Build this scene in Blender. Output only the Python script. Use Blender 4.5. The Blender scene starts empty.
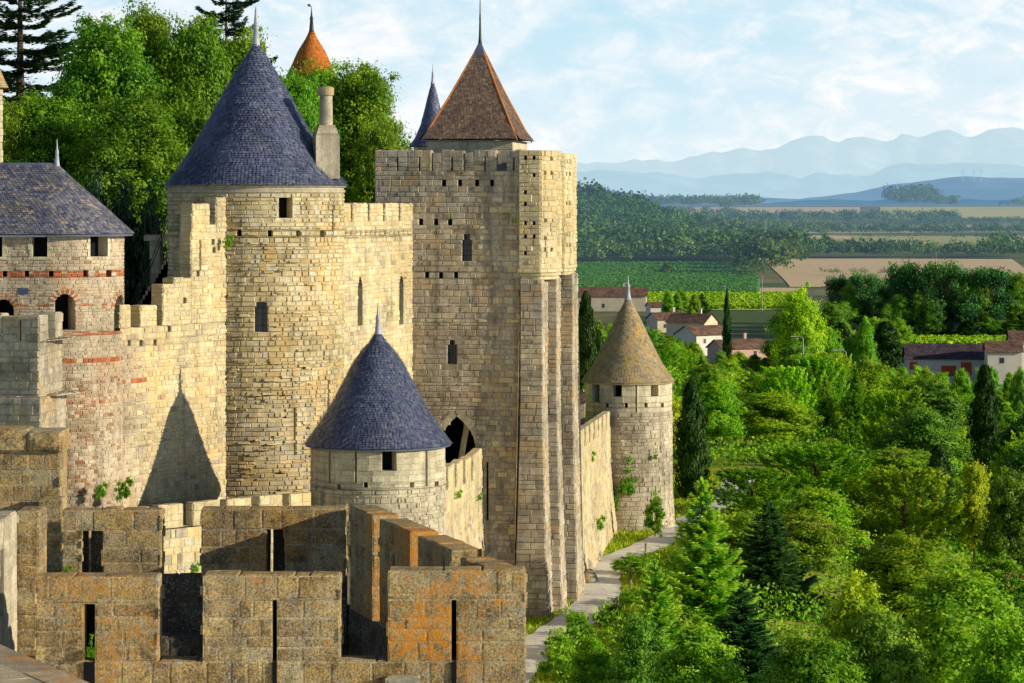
import bpy, math, random
import numpy as np
from mathutils import Vector
F = 3000.0; HY = 203.0
R = math.radians
C = bpy.context.scene.collection
def px(x, D): return (x-512.0)*D/F
def pz(y, D): return (HY-y)*D/F
def P2(x, D): return (px(x, D), D)

# ------------------------------------------------------------------ nodes
class NT:
    def __init__(s, tree): s.t = tree; s.n = tree.nodes; s.l = tree.links
    def new(s, typ, **kw):
        n = s.n.new(typ)
        for k, v in kw.items(): setattr(n, k, v)
        return n
    def link(s, a, b): s.l.new(a, b)
    def val(s, sock, v):
        if isinstance(v, (int, float)): sock.default_value = v
        elif isinstance(v, tuple):
            sock.default_value = v if len(v) == 4 or sock.type == 'VECTOR' else v+(1,)
        else: s.l.new(v, sock)
    def math(s, op, a, b=0.0, clamp=False):
        n = s.new('ShaderNodeMath', operation=op, use_clamp=clamp)
        s.val(n.inputs[0], a); s.val(n.inputs[1], b); return n.outputs[0]
    def mix(s, f, a, b, mode='MIX'):
        n = s.new('ShaderNodeMix', data_type='RGBA', blend_type=mode)
        s.val(n.inputs[0], f); s.val(n.inputs[6], a); s.val(n.inputs[7], b); return n.outputs[2]
    def noise(s, vec, scale, detail=3, rough=.55, dist=0):
        n = s.new('ShaderNodeTexNoise'); n.inputs['Scale'].default_value = scale
        n.inputs['Detail'].default_value = detail; n.inputs['Roughness'].default_value = rough
        n.inputs['Distortion'].default_value = dist
        if vec is not None: s.l.new(vec, n.inputs['Vector'])
        return n.outputs[0]
    def ramp(s, f, stops, interp='LINEAR'):
        n = s.new('ShaderNodeValToRGB'); n.color_ramp.interpolation = interp
        e = n.color_ramp.elements
        while len(e) < len(stops): e.new(.5)
        for i, (p, c) in enumerate(stops):
            e[i].position = p
            e[i].color = (c, c, c, 1) if isinstance(c, (int, float)) else tuple(c)+(1,)
        s.val(n.inputs[0], f); return n.outputs[0]
    def objco(s): return s.new('ShaderNodeTexCoord').outputs['Object']
    def scale(s, vec, sc):
        n = s.new('ShaderNodeMapping'); n.inputs['Scale'].default_value = sc
        s.l.new(vec, n.inputs['Vector']); return n.outputs[0]
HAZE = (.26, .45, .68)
def newmat(name):
    m = bpy.data.materials.new(name); m.use_nodes = True
    t = NT(m.node_tree); t.n.clear()
    out = t.new('ShaderNodeOutputMaterial')
    return m, t, out
def principled(t, col, rough=.85, spec=.3, bump=None, bd=.02, bs=1.0, metal=0):
    b = t.new('ShaderNodeBsdfPrincipled')
    t.val(b.inputs['Base Color'], col); t.val(b.inputs['Roughness'], rough)
    b.inputs['Specular IOR Level'].default_value = spec; b.inputs['Metallic'].default_value = metal
    if bump is not None:
        n = t.new('ShaderNodeBump'); n.inputs['Distance'].default_value = bd; n.inputs['Strength'].default_value = bs
        t.val(n.inputs['Height'], bump); t.link(n.outputs[0], b.inputs['Normal'])
    return b.outputs[0]
def hazed(t, sh, length=17000.0, col=HAZE, mx=.9, start=600.0):  # paints aerial haze as emission, stronger with distance from the origin
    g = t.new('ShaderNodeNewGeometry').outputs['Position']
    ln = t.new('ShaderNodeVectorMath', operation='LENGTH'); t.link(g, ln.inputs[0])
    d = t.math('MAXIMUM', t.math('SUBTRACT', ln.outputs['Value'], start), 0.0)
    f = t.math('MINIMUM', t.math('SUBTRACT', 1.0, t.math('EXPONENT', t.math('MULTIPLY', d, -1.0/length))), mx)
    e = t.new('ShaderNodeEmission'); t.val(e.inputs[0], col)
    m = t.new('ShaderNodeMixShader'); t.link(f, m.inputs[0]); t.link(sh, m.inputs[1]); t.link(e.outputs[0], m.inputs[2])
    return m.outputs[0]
def tintattr(t):
    a = t.new('ShaderNodeAttribute', attribute_name='tint')
    s = t.new('ShaderNodeSeparateColor'); t.link(a.outputs['Color'], s.inputs[0])
    return s.outputs[0], s.outputs[1], s.outputs[2]

def stone_mat(name, cols, mortar=(.34, .28, .19), stain=.5, lichen=None, lich_amt=.0, white=0.0, dark=0.0, bs=.6, bd=.03, warm=None, fine=1.0, low=None, soft=.3, smear=.45, lsc=3.2, grain=0.0):
    m, t, out = newmat(name)
    r1, g, r2 = tintattr(t); co = t.objco()
    col = t.ramp(r1, [(i/(len(cols)-1), c) for i, c in enumerate(cols)])
    n1 = t.noise(co, .35, 5, .6); n2 = t.noise(co, 2.2, 5, .65); n3 = t.noise(co, 14*fine, 4, .7)
    avg = tuple(sum(c[k] for c in cols)/len(cols) for k in range(3))
    col = t.mix(soft, col, avg)
    sm_ = t.noise(co, 3.1, 5, .7, .5)
    col = t.mix(t.math('MULTIPLY', t.ramp(sm_, [(.46, 0.0), (.6, 1.0)]), smear), col, mortar)
    col = t.mix(g, col, mortar)
    col = t.mix(1.0, col, t.ramp(n1, [(.3, 1-stain), (.62, 1.08)]), 'MULTIPLY')
    col = t.mix(1.0, col, t.ramp(n2, [(.3, 1-stain*.55), (.6, 1.06)]), 'MULTIPLY')
    col = t.mix(1.0, col, t.ramp(n3, [(.28, .62-grain), (.55, 1.05), (.8, 1.2+grain)]), 'MULTIPLY')
    # rain streaks
    st = t.noise(t.scale(co, (1.6, 1.6, .12)), 1.3, 4, .6)
    col = t.mix(t.math('MULTIPLY', t.ramp(st, [(.5, 0.0), (.70, 1.0)]), stain*.95), col, (.075, .062, .05))
    if warm:
        nw = t.noise(co, .55, 3, .6, 1.0)
        col = t.mix(t.math('MULTIPLY', t.ramp(nw, [(.5, 0.0), (.66, 1.0)]), .5), col, warm)
    if dark:
        nd = t.noise(co, 3.4, 10, .84, .3)
        col = t.mix(t.math('MULTIPLY', t.ramp(nd, [(.47, 0.0), (.6, 1.0)]), dark), col, (.035, .03, .025))
    if lichen:
        nl = t.noise(co, lsc, 8, .8, .6); na = t.noise(co, .5, 3)
        f = t.math('ADD', nl, t.math('MULTIPLY', t.math('SUBTRACT', na, .5), .7))
        col = t.mix(t.math('MULTIPLY', t.ramp(f, [(.56-lich_amt*.2, 0.0), (.66-lich_amt*.2, 1.0)]), .85), col, lichen)
    if white:
        nw2 = t.math('ADD', t.math('MULTIPLY', t.noise(co, 26.0, 3, .7), .75), t.math('MULTIPLY', t.noise(co, 2.0, 3, .6), .25))
        col = t.mix(t.math('MULTIPLY', t.ramp(nw2, [(.545, 0.0), (.59, 1.0)]), white), col, (.48, .46, .42))
    h = t.math('ADD', t.math('MULTIPLY', n2, .8), t.math('ADD', t.math('MULTIPLY', n3, .5), t.math('MULTIPLY', t.noise(co, 45*fine, 3, .7), .25)))
    sh = principled(t, col, .92, .15, h, bd, bs)
    t.link(sh, out.inputs[0]); return m
def tile_mat(name, cols, lichen=None, la=.5, rough=.55, spec=.5, bs=.3, lscale=1.2):
    m, t, out = newmat(name)
    r1, g, r2 = tintattr(t); co = t.objco()
    col = t.ramp(r1, [(i/(len(cols)-1), c) for i, c in enumerate(cols)])
    n1 = t.noise(co, .7, 4, .6)
    col = t.mix(1.0, col, t.ramp(n1, [(.3, .72), (.65, 1.15)]), 'MULTIPLY')
    n3 = t.noise(co, 18, 3, .7)
    col = t.mix(1.0, col, t.ramp(n3, [(.3, .75), (.7, 1.15)]), 'MULTIPLY')
    if lichen:
        f = t.noise(co, lscale, 6, .75, .5)
        f = t.math('ADD', f, t.math('MULTIPLY', t.math('SUBTRACT', r2, .5), .22))
        col = t.mix(t.ramp(f, [(.62-la*.25, 0.0), (.72-la*.25, .8)]), col, lichen)
    sh = principled(t, col, rough, spec, n3, .01, bs)
    t.link(sh, out.inputs[0]); return m
def plain_mat(name, col, rough=.8, spec=.3, var=.25, sc=3.0, haze=False, metal=0, bump=.4):
    m, t, out = newmat(name); co = t.objco()
    n = t.noise(co, sc, 5, .65)
    c = t.mix(1.0, col, t.ramp(n, [(.3, 1-var), (.7, 1+var*.4)]), 'MULTIPLY')
    sh = principled(t, c, rough, spec, n, .02, bump, metal)
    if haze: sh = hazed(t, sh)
    t.link(sh, out.inputs[0]); return m
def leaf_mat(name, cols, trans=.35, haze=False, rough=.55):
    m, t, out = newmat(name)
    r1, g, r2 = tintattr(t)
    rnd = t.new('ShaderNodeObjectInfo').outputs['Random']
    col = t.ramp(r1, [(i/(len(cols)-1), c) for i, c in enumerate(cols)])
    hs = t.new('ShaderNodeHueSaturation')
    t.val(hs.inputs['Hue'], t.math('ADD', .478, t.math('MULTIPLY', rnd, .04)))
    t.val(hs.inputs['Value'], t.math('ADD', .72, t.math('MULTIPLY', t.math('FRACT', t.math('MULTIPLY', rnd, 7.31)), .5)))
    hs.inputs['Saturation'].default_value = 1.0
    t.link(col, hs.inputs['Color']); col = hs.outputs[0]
    b = principled(t, col, rough, .25)
    tr = t.new('ShaderNodeBsdfTranslucent')
    t.val(tr.inputs[0], t.mix(1.0, col, (1.3, 1.25, .6), 'MULTIPLY'))
    mx = t.new('ShaderNodeMixShader'); mx.inputs[0].default_value = trans
    t.link(b, mx.inputs[1]); t.link(tr.outputs[0], mx.inputs[2]); sh = mx.outputs[0]
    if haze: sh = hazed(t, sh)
    t.link(sh, out.inputs[0]); return m

M = {}
M['gold'] = stone_mat('honey_limestone', [(.42, .31, .15), (.58, .46, .25), (.70, .58, .35), (.80, .69, .45), (.54, .46, .32), (.84, .75, .51)], (.60, .50, .31), .36, warm=(.66, .42, .14))
M['gold2'] = stone_mat('curtain_sandstone', [(.50, .40, .23), (.65, .54, .33), (.78, .67, .43), (.72, .62, .41), (.58, .49, .35), (.84, .75, .52)], (.62, .53, .34), .30, warm=(.70, .50, .22))
M['keep'] = stone_mat('keep_sandstone', [(.34, .28, .23), (.50, .43, .35), (.62, .55, .45), (.70, .61, .48), (.50, .46, .42), (.76, .69, .58)], (.54, .47, .37), .5, warm=(.62, .42, .20), dark=.3, smear=.6)
M['turret'] = stone_mat('turret_limestone', [(.58, .52, .39), (.68, .61, .46), (.76, .70, .54), (.66, .59, .46)], (.52, .47, .35), .35)
M['rubble'] = stone_mat('rubble_stone', [(.36, .30, .23), (.54, .47, .36), (.68, .61, .47), (.62, .55, .44), (.78, .71, .56)], (.58, .52, .40), .46, smear=.7)
M['roman'] = stone_mat('small_roman_stone', [(.34, .25, .19), (.50, .41, .31), (.62, .53, .40), (.58, .46, .36), (.72, .63, .49)], (.58, .50, .38), .38, warm=(.56, .33, .19), soft=.35, smear=.6)
M['brick'] = stone_mat('red_brick', [(.36, .07, .02), (.5, .13, .04), (.58, .2, .08), (.42, .1, .04)], (.42, .28, .18), .3)
M['brickstone'] = stone_mat('reddened_stone', [(.34, .1, .04), (.3, .2, .13), (.45, .37, .27), (.5, .42, .3), (.3, .24, .17), (.46, .17, .07)], (.45, .38, .28), .3)
M['fore'] = stone_mat('lichen_sandstone', [(.34, .21, .08), (.56, .37, .14), (.74, .51, .20), (.46, .33, .18), (.86, .63, .27)], (.74, .60, .36), .36, lichen=(.62, .30, .06), lich_amt=.02, white=.85, dark=.62, bs=1.0, bd=.07, fine=2.0, lsc=6, smear=.3, grain=.5)
M['fore_or'] = stone_mat('orange_lichen_sandstone', [(.40, .27, .11), (.60, .42, .17), (.76, .56, .23), (.50, .38, .21), (.86, .67, .31)], (.74, .58, .32), .36, lichen=(.76, .29, .015), lich_amt=.34, white=.8, dark=.6, bs=1.0, bd=.07, fine=2.0, lsc=5, smear=.3, grain=.5)
M['ledge'] = stone_mat('pale_lichen_ledge', [(.70, .55, .36), (.82, .68, .48), (.86, .76, .58)], (.6, .5, .36), .35, lichen=(.78, .34, .05), lich_amt=.3, white=.5, dark=.3, bs=1.0, bd=.05, fine=2.0, lsc=2.2, smear=.2)
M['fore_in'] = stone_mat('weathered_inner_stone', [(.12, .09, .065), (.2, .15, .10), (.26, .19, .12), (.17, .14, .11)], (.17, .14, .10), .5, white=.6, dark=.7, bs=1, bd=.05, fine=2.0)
M['slate'] = tile_mat('blue_slate', [(.075, .095, .20), (.11, .13, .24), (.155, .175, .28), (.10, .12, .23), (.22, .24, .32)], lichen=(.34, .30, .22), la=-.22, rough=.34, spec=.6, bs=.9)
M['slate_old'] = tile_mat('weathered_slate', [(.08, .09, .17), (.12, .13, .22), (.20, .20, .25), (.15, .155, .21), (.30, .29, .31)], lichen=(.46, .37, .25), la=.2, rough=.6)
M['tile_br'] = tile_mat('brown_clay_tile', [(.13, .09, .08), (.19, .13, .105), (.27, .18, .13), (.16, .12, .11), (.36, .25, .16)], lichen=(.38, .25, .13), la=0.0, rough=.8, spec=.2, lscale=2.0)
M['tile_or'] = tile_mat('orange_clay_tile', [(.42, .12, .02), (.55, .17, .03), (.62, .22, .05)], rough=.8, spec=.2)
M['tile_li'] = tile_mat('lichened_grey_tile', [(.30, .24, .16), (.38, .31, .21), (.46, .38, .26), (.35, .30, .22)], lichen=(.56, .36, .10), la=.42, rough=.8, spec=.2, lscale=2.2)
M['lead'] = plain_mat('pale_lead', (.42, .44, .56), .45, .5, .2, 6)
M['iron'] = plain_mat('dark_iron', (.03, .03, .035), .5, .5, .2, 6)
M['void'] = plain_mat('dark_interior', (.012, .012, .014), .9, .1, .2, 2)
M['glass'] = plain_mat('leaded_glass', (.05, .055, .075), .25, .6, .5, 9)
M['plaster'] = plain_mat('pale_stone_band', (.50, .45, .36), .85, .2, .35, 2.5)
M['plaque'] = plain_mat('blue_enamel', (.05, .07, .2), .4, .5, .2, 5)
M['bark'] = plain_mat('tree_bark', (.10, .075, .05), .9, .1, .5, 8, bump=1)
M['bark_pale'] = plain_mat('pale_bark', (.23, .19, .14), .9, .1, .5, 8, bump=1)
M['wood'] = plain_mat('weathered_post_wood', (.30, .24, .17), .85, .2, .4, 9)
M['leaf_lime'] = leaf_mat('sunny_leaf', [(0.07, 0.195, 0.0103), (0.1684, 0.3937, 0.0168), (0.3322, 0.6586, 0.0245), (0.5913, 0.765, 0.0412)], .42)
M['leaf_back'] = leaf_mat('town_tree_leaf', [(.02, .09, .012), (.075, .22, .018), (.19, .40, .026), (.36, .58, .045)], .38)
M['leaf_mid'] = leaf_mat('mid_green_leaf', [(0.0542, 0.1589, 0.012), (0.1186, 0.3129, 0.0175), (0.2572, 0.5281, 0.0261), (0.4857, 0.731, 0.0449)], .4)
M['leaf_deep'] = leaf_mat('deep_green_leaf', [(0.0339, 0.1152, 0.0149), (0.082, 0.2326, 0.0225), (0.167, 0.3998, 0.0339), (0.312, 0.59, 0.0586)], .33)
M['leaf_blue'] = leaf_mat('blue_green_needle', [(0.0194, 0.0915, 0.0308), (0.0404, 0.1627, 0.0462), (0.0807, 0.2645, 0.0693), (0.1453, 0.3866, 0.0924)], .22)
M['leaf_con'] = leaf_mat('bright_conifer_needle', [(0.0412, 0.17, 0.02), (0.1178, 0.3826, 0.0342), (0.3008, 0.7604, 0.0605), (0.6459, 0.85, 0.1056)], .33)
M['leaf_yel'] = leaf_mat('yellow_green_leaf', [(0.0931, 0.1694, 0.01), (0.215, 0.3572, 0.0153), (0.4176, 0.5456, 0.0237), (0.6359, 0.7124, 0.0512)], .42)
M['leaf_dark'] = leaf_mat('dark_needle', [(0.0072, 0.0252, 0.012), (0.0132, 0.0448, 0.0192), (0.024, 0.07, 0.0264), (0.042, 0.105, 0.036)], .15)
M['leaf_cyp'] = leaf_mat('cypress_foliage', [(.008, .035, .008), (.016, .065, .012), (.035, .11, .018), (.075, .18, .025)], .15)
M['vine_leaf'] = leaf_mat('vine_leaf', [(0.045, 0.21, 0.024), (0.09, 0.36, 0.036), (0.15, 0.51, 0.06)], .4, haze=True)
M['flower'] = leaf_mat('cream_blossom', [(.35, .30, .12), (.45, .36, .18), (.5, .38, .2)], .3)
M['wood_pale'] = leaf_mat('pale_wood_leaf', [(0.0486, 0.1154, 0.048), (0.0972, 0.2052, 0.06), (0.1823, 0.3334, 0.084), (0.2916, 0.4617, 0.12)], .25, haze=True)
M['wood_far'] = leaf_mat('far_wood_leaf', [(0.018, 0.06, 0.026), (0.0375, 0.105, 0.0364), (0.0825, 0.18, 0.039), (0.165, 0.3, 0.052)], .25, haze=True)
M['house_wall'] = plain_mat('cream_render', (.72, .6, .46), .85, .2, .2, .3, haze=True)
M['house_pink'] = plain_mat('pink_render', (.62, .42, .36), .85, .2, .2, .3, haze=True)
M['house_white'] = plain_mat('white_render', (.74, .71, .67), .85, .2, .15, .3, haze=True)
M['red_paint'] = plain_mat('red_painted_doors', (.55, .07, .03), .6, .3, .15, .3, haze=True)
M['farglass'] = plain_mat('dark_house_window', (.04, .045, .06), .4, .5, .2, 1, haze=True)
M['barnroof'] = tile_mat('purple_brown_roof', [(.07, .055, .08), (.10, .075, .10), (.13, .10, .12)], rough=.85, spec=.15)  # darker purple tiles: the roof's shade painted into its colour
M['farroof'] = tile_mat('canal_tile', [(.16, .10, .085), (.24, .14, .11), (.32, .19, .14), (.2, .13, .11)], rough=.85, spec=.15)
M['concrete'] = plain_mat('grey_pole', (.4, .39, .37), .8, .2, .2, 1)

# ------------------------------------------------------------------ mesh builder
class MB:
    def __init__(s): s.v = []; s.f = []; s.m = []; s.t = []
    def poly(s, pts, mat=0, tint=(.5, 0, .5)):
        b = len(s.v); s.v.extend([tuple(p) for p in pts]); s.f.append(tuple(range(b, b+len(pts)))); s.m.append(mat); s.t.append(tint)
    def grid(s, pts, mat=0, tint=(.5, 0, .5)):   # pts[i][j]
        b = len(s.v); n = len(pts); k = len(pts[0])
        for r in pts: s.v.extend([tuple(p) for p in r])
        for i in range(n-1):
            for j in range(k-1):
                s.f.append((b+i*k+j, b+i*k+j+1, b+(i+1)*k+j+1, b+(i+1)*k+j)); s.m.append(mat); s.t.append(tint)
    def box(s, c, sz, rz=0, mat=0, tint=None, taper=1.0):
        cx, cy, cz = c; a, b, h = sz[0]/2, sz[1]/2, sz[2]/2; cr, sr = math.cos(rz), math.sin(rz)
        def q(x, y, z):
            k = taper if z > 0 else 1.0; x *= k; y *= k
            return (cx+x*cr-y*sr, cy+x*sr+y*cr, cz+z)
        P = [q(x, y, z) for z in (-h, h) for x, y in ((-a, -b), (a, -b), (a, b), (-a, b))]
        tt = tint or (random.random(), 0, random.random())
        for f in ((3, 2, 1, 0), (4, 5, 6, 7), (0, 1, 5, 4), (1, 2, 6, 5), (2, 3, 7, 6), (3, 0, 4, 7)):
            s.poly([P[i] for i in f], mat, tt)
    def tube(s, pts, rad, n=8, mat=0, tint=(.5, 0, .5), cap=True):
        pts = [Vector(p) for p in pts]
        if not isinstance(rad, (list, tuple)): rad = [rad]*len(pts)
        rings = []
        for i, p in enumerate(pts):
            d = (pts[min(i+1, len(pts)-1)]-pts[max(i-1, 0)]).normalized()
            a = d.orthogonal().normalized() if abs(d.z) < .9 else Vector((1, 0, 0))
            a = (a-d*a.dot(d)).normalized(); b = d.cross(a)
            rings.append([p+(a*math.cos(2*math.pi*k/n)+b*math.sin(2*math.pi*k/n))*rad[i] for k in range(n+1)])
        s.grid(rings, mat, tint)
        if cap: s.poly(rings[-1][:-1], mat, tint); s.poly(rings[0][:-1][::-1], mat, tint)
    def revolve(s, prof, c, n=48, mat=0, tint=(.5, 0, .5), a0=0, a1=2*math.pi):
        s.grid([[(c[0]+r*math.cos(a0+(a1-a0)*k/n), c[1]+r*math.sin(a0+(a1-a0)*k/n), c[2]+z) for k in range(n+1)] for r, z in prof], mat, tint)
    def build(s, name, mats, parent=None, smooth=False):
        me = bpy.data.meshes.new(name)
        off = Vector(parent_world(parent)) if parent else Vector((0, 0, 0))
        me.from_pydata([(x-off.x, y-off.y, z-off.z) for x, y, z in s.v], [], s.f)
        for mm in mats: me.materials.append(M[mm])
        me.polygons.foreach_set('material_index', s.m)
        at = me.attributes.new('tint', 'FLOAT_COLOR', 'FACE')
        a = np.ones((len(s.f), 4), dtype=np.float32); a[:, :3] = np.array(s.t, dtype=np.float32)
        at.data.foreach_set('color', a.ravel())
        if smooth: me.polygons.foreach_set('use_smooth', [True]*len(s.f))
        me.update()
        o = bpy.data.objects.new(name, me); C.objects.link(o)
        if parent: o.parent = parent
        return o
def parent_world(o):
    p = Vector((0, 0, 0))
    while o: p += o.location; o = o.parent
    return p
def tag(o, label, cat, group=None, kind=None):
    if label: o['label'] = label
    if cat: o['category'] = cat
    if group: o['group'] = group
    if kind: o['kind'] = kind
    return o
def thing(name, loc, label, cat, group=None):
    o = bpy.data.objects.new(name, None); C.objects.link(o); o.location = loc; o.empty_display_size = .5
    return tag(o, label, cat, group)

# ------------------------------------------------------------------ masonry
def plane_map(p0, p1, batter=None):
    p0 = Vector((p0[0], p0[1])); p1 = Vector((p1[0], p1[1])); d = (p1-p0); L = d.length; d = d/L
    n = Vector((d.y, -d.x))
    def f(u, v, o):
        oo = o + (batter(v) if batter else 0)
        return (p0.x+d.x*u+n.x*oo, p0.y+d.y*u+n.y*oo, v)
    return f, L
def cyl_map(c, r, batter=None):   # u = arc length, angle measured from -Y going to +X
    def f(u, v, o):
        a = u/r; rr = r+o+(batter(v) if batter else 0)
        return (c[0]+rr*math.sin(a), c[1]-rr*math.cos(a), v)
    return f
def top_map(p0, p1, w, z):        # horizontal: u along p0-p1, v inwards
    p0 = Vector((p0[0], p0[1])); p1 = Vector((p1[0], p1[1])); d = (p1-p0); L = d.length; d = d/L
    n = Vector((-d.y, d.x))
    return (lambda u, v, o: (p0.x+d.x*u+n.x*v, p0.y+d.y*u+n.y*v, z+o)), L

def stone(mb, mp, u0, u1, v0, v1, h, g, sub, tint, mat, rg):
    g2 = g/2
    if sub <= 1:
        j = lambda: rg.uniform(-.25, .25)*g
        a = [(u0+g2*.6+j(), v0+g2*.6+j()), (u1-g2*.6+j(), v0+g2*.6+j()), (u1-g2*.6+j(), v1-g2*.6+j()), (u0+g2*.6+j(), v1-g2*.6+j())]
        cu, cv = (u0+u1)/2, (v0+v1)/2
        e = min(g*.8, .2*min(u1-u0, v1-v0))
        b = [(u+(e if u < cu else -e), v+(e if v < cv else -e)) for u, v in a]
        hs = [h*rg.uniform(.75, 1.2) for _ in range(4)]
        A = [mp(u, v, 0.0) for u, v in a]; B = [mp(u, v, k) for (u, v), k in zip(b, hs)]
        mb.poly(B, mat, tint)
        for i in range(4):
            k = (i+1) % 4
            mb.poly([A[i], A[k], B[k], B[i]], mat, tint)
    else:
        n = sub; e = min(g*1.1, .25*min(u1-u0, v1-v0))
        us = [u0+g2*.5, u0+g2*.5+e]+[u0+g2*.5+e+(u1-u0-g-2*e+g*.5)*(i/n) for i in range(1, n)]+[u1-g2*.5-e, u1-g2*.5]
        vs = [v0+g2*.5, v0+g2*.5+e]+[v0+g2*.5+e+(v1-v0-g-2*e+g*.5)*(i/n) for i in range(1, n)]+[v1-g2*.5-e, v1-g2*.5]
        tu, tv = rg.uniform(-.4, .4), rg.uniform(-.4, .4)
        pts = []
        for i, v in enumerate(vs):
            row = []
            for k, u in enumerate(us):
                edge = i in (0, len(vs)-1) or k in (0, len(us)-1)
                ring = i in (1, len(vs)-2) or k in (1, len(us)-2)
                if edge: o = -.006
                else:
                    o = h*(1+tu*(u-u0)/(u1-u0)+tv*(v-v0)/(v1-v0))*rg.uniform(.75, 1.25)
                    if ring: o *= .72
                jj = g*.22
                row.append(mp(u+rg.uniform(-jj, jj), v+rg.uniform(-jj, jj), o))
            pts.append(row)
        mb.grid(pts, mat, tint)

def skin(mb, mp, U, V, ch=.25, sl=.5, relief=.03, g=.03, holes=(), seed=1, mat=0, sub=1, matf=None, backed=True, vary=.62, breaks=(), taperU=None):
    rg = random.Random(seed)
    U0, U1 = U; V0, V1 = V
    bp = {V0, V1}
    for h in holes:
        for k in (2, 3):
            if V0 < h[k] < V1: bp.add(h[k])
    for b in breaks:
        if V0 < b < V1: bp.add(b)
    bp = sorted(bp); rows = []
    for a, b in zip(bp[:-1], bp[1:]):
        if b-a < 1e-4: continue
        n = max(1, round((b-a)/ch)); w = [rg.uniform(1-vary*.6, 1+vary*.6) for _ in range(n)]; s = sum(w); z = a
        for x in w: rows.append((z, z+(b-a)*x/s)); z += (b-a)*x/s
    for va, vb in rows:
        vm = (va+vb)/2
        bl = []
        for h in holes:
            if h[2] <= vm <= h[3]:
                c = (h[0]+h[1])/2; hw = (h[1]-h[0])/2
                kind = h[4] if len(h) > 4 else 'rect'
                if kind == 'round':
                    y = vm-(h[3]-hw)
                    if y > 0: hw = math.sqrt(max(0, hw*hw-y*y))
                elif kind == 'point':
                    y = (vm-(h[3]-1.5*hw))/(1.5*hw)
                    if y > 0: hw *= max(0, 1-y**1.8)
                bl.append((c-hw, c+hw))
        iv = [(U0, U1)] if not taperU else [taperU(vm)]
        for b0, b1 in bl:
            nv = []
            for a0, a1 in iv:
                if b1 <= a0 or b0 >= a1: nv.append((a0, a1)); continue
                if b0 > a0+.01: nv.append((a0, b0))
                if b1 < a1-.01: nv.append((b1, a1))
            iv = nv
        for a0, a1 in iv:
            L = a1-a0; n = max(1, round(L/sl*rg.uniform(.85, 1.15)))
            w = [rg.uniform(1-vary, 1+vary) for _ in range(n)]; s = sum(w); x = a0
            for q in w:
                x1 = x+L*q/s
                mm = matf(.5*(x+x1), vm, rg) if matf else mat
                r1 = rg.random()
                t = (r1, 0, rg.random())
                if backed:
                    mb.poly([mp(x, va, 0), mp(x1, va, 0), mp(x1, vb, 0), mp(x, vb, 0)], mat, (.5, 1, .5))
                hgt = relief*(rg.uniform(.4, 1.4) if rg.random() > .06 else -.4)
                if hgt > 0: stone(mb, mp, x, x1, va, vb, hgt, g, sub, t, mm, rg)
                x = x1
def recess(mb, mp, h, d=.5, side=0, back=1, tint=(.4, 0, .5)):
    u0, u1, v0, v1 = h[:4]
    q = lambda u, v, o: mp(u, v, o)
    mb.poly([q(u0, v0, 0), q(u0, v1, 0), q(u0, v1, -d), q(u0, v0, -d)], side, tint)
    mb.poly([q(u1, v1, 0), q(u1, v0, 0), q(u1, v0, -d), q(u1, v1, -d)], side, tint)
    mb.poly([q(u0, v0, 0), q(u0, v0, -d), q(u1, v0, -d), q(u1, v0, 0)], side, tint)
    mb.poly([q(u0, v1, 0), q(u1, v1, 0), q(u1, v1, -d), q(u0, v1, -d)], side, tint)
    mb.poly([q(u0, v0, -d), q(u0, v1, -d), q(u1, v1, -d), q(u1, v0, -d)], back, tint)
def surround(mb, mp, h, w=.14, o=.05, mat=0, rg=random):
    u0, u1, v0, v1 = h[:4]
    def blk(a, b, c, d):
        q = [(a, c), (b, c), (b, d), (a, d)]
        A = [mp(x, y, -.02) for x, y in q]; B = [mp(x, y, o) for x, y in q]; t = (rg.uniform(.5, 1), 0, .5)
        mb.poly(B, mat, t)
        for i in range(4): mb.poly([A[i], A[(i+1) % 4], B[(i+1) % 4], B[i]], mat, t)
    n = max(2, round((v1-v0)/.35))
    for i in range(n):
        a = v0+(v1-v0)*i/n; b = v0+(v1-v0)*(i+1)/n-.015
        ww = w*(1.4 if i % 2 else .9)
        blk(u0-ww, u0-.003, a, b); blk(u1+.003, u1+ww, a, b)
    blk(u0-w*1.4, u1+w*1.4, v1+.003, v1+w*1.2); blk(u0-w*1.4, u1+w*1.4, v0-w*.9, v0-.003)
def window(name, parent, mp, h, d=.5, back='void', side='gold', sur=None, bars=False):
    mb = MB(); recess(mb, mp, h, d, 0, 1)
    if sur: surround(mb, mp, h, mat=2, w=sur[1])
    o = mb.build(name, [side, back, sur[0] if sur else side], parent)
    if bars:
        b = MB(); u0, u1, v0, v1 = h[:4]
        for k in range(1, 3):
            u = u0+(u1-u0)*k/3; b.tube([mp(u, v0, -d*.35), mp(u, v1, -d*.35)], .015, 5)
        for k in range(1, 5):
            v = v0+(v1-v0)*k/5; b.tube([mp(u0, v, -d*.35), mp(u1, v, -d*.35)], .012, 5)
        b.build('window_bars', ['iron'], o)
    return o
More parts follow.
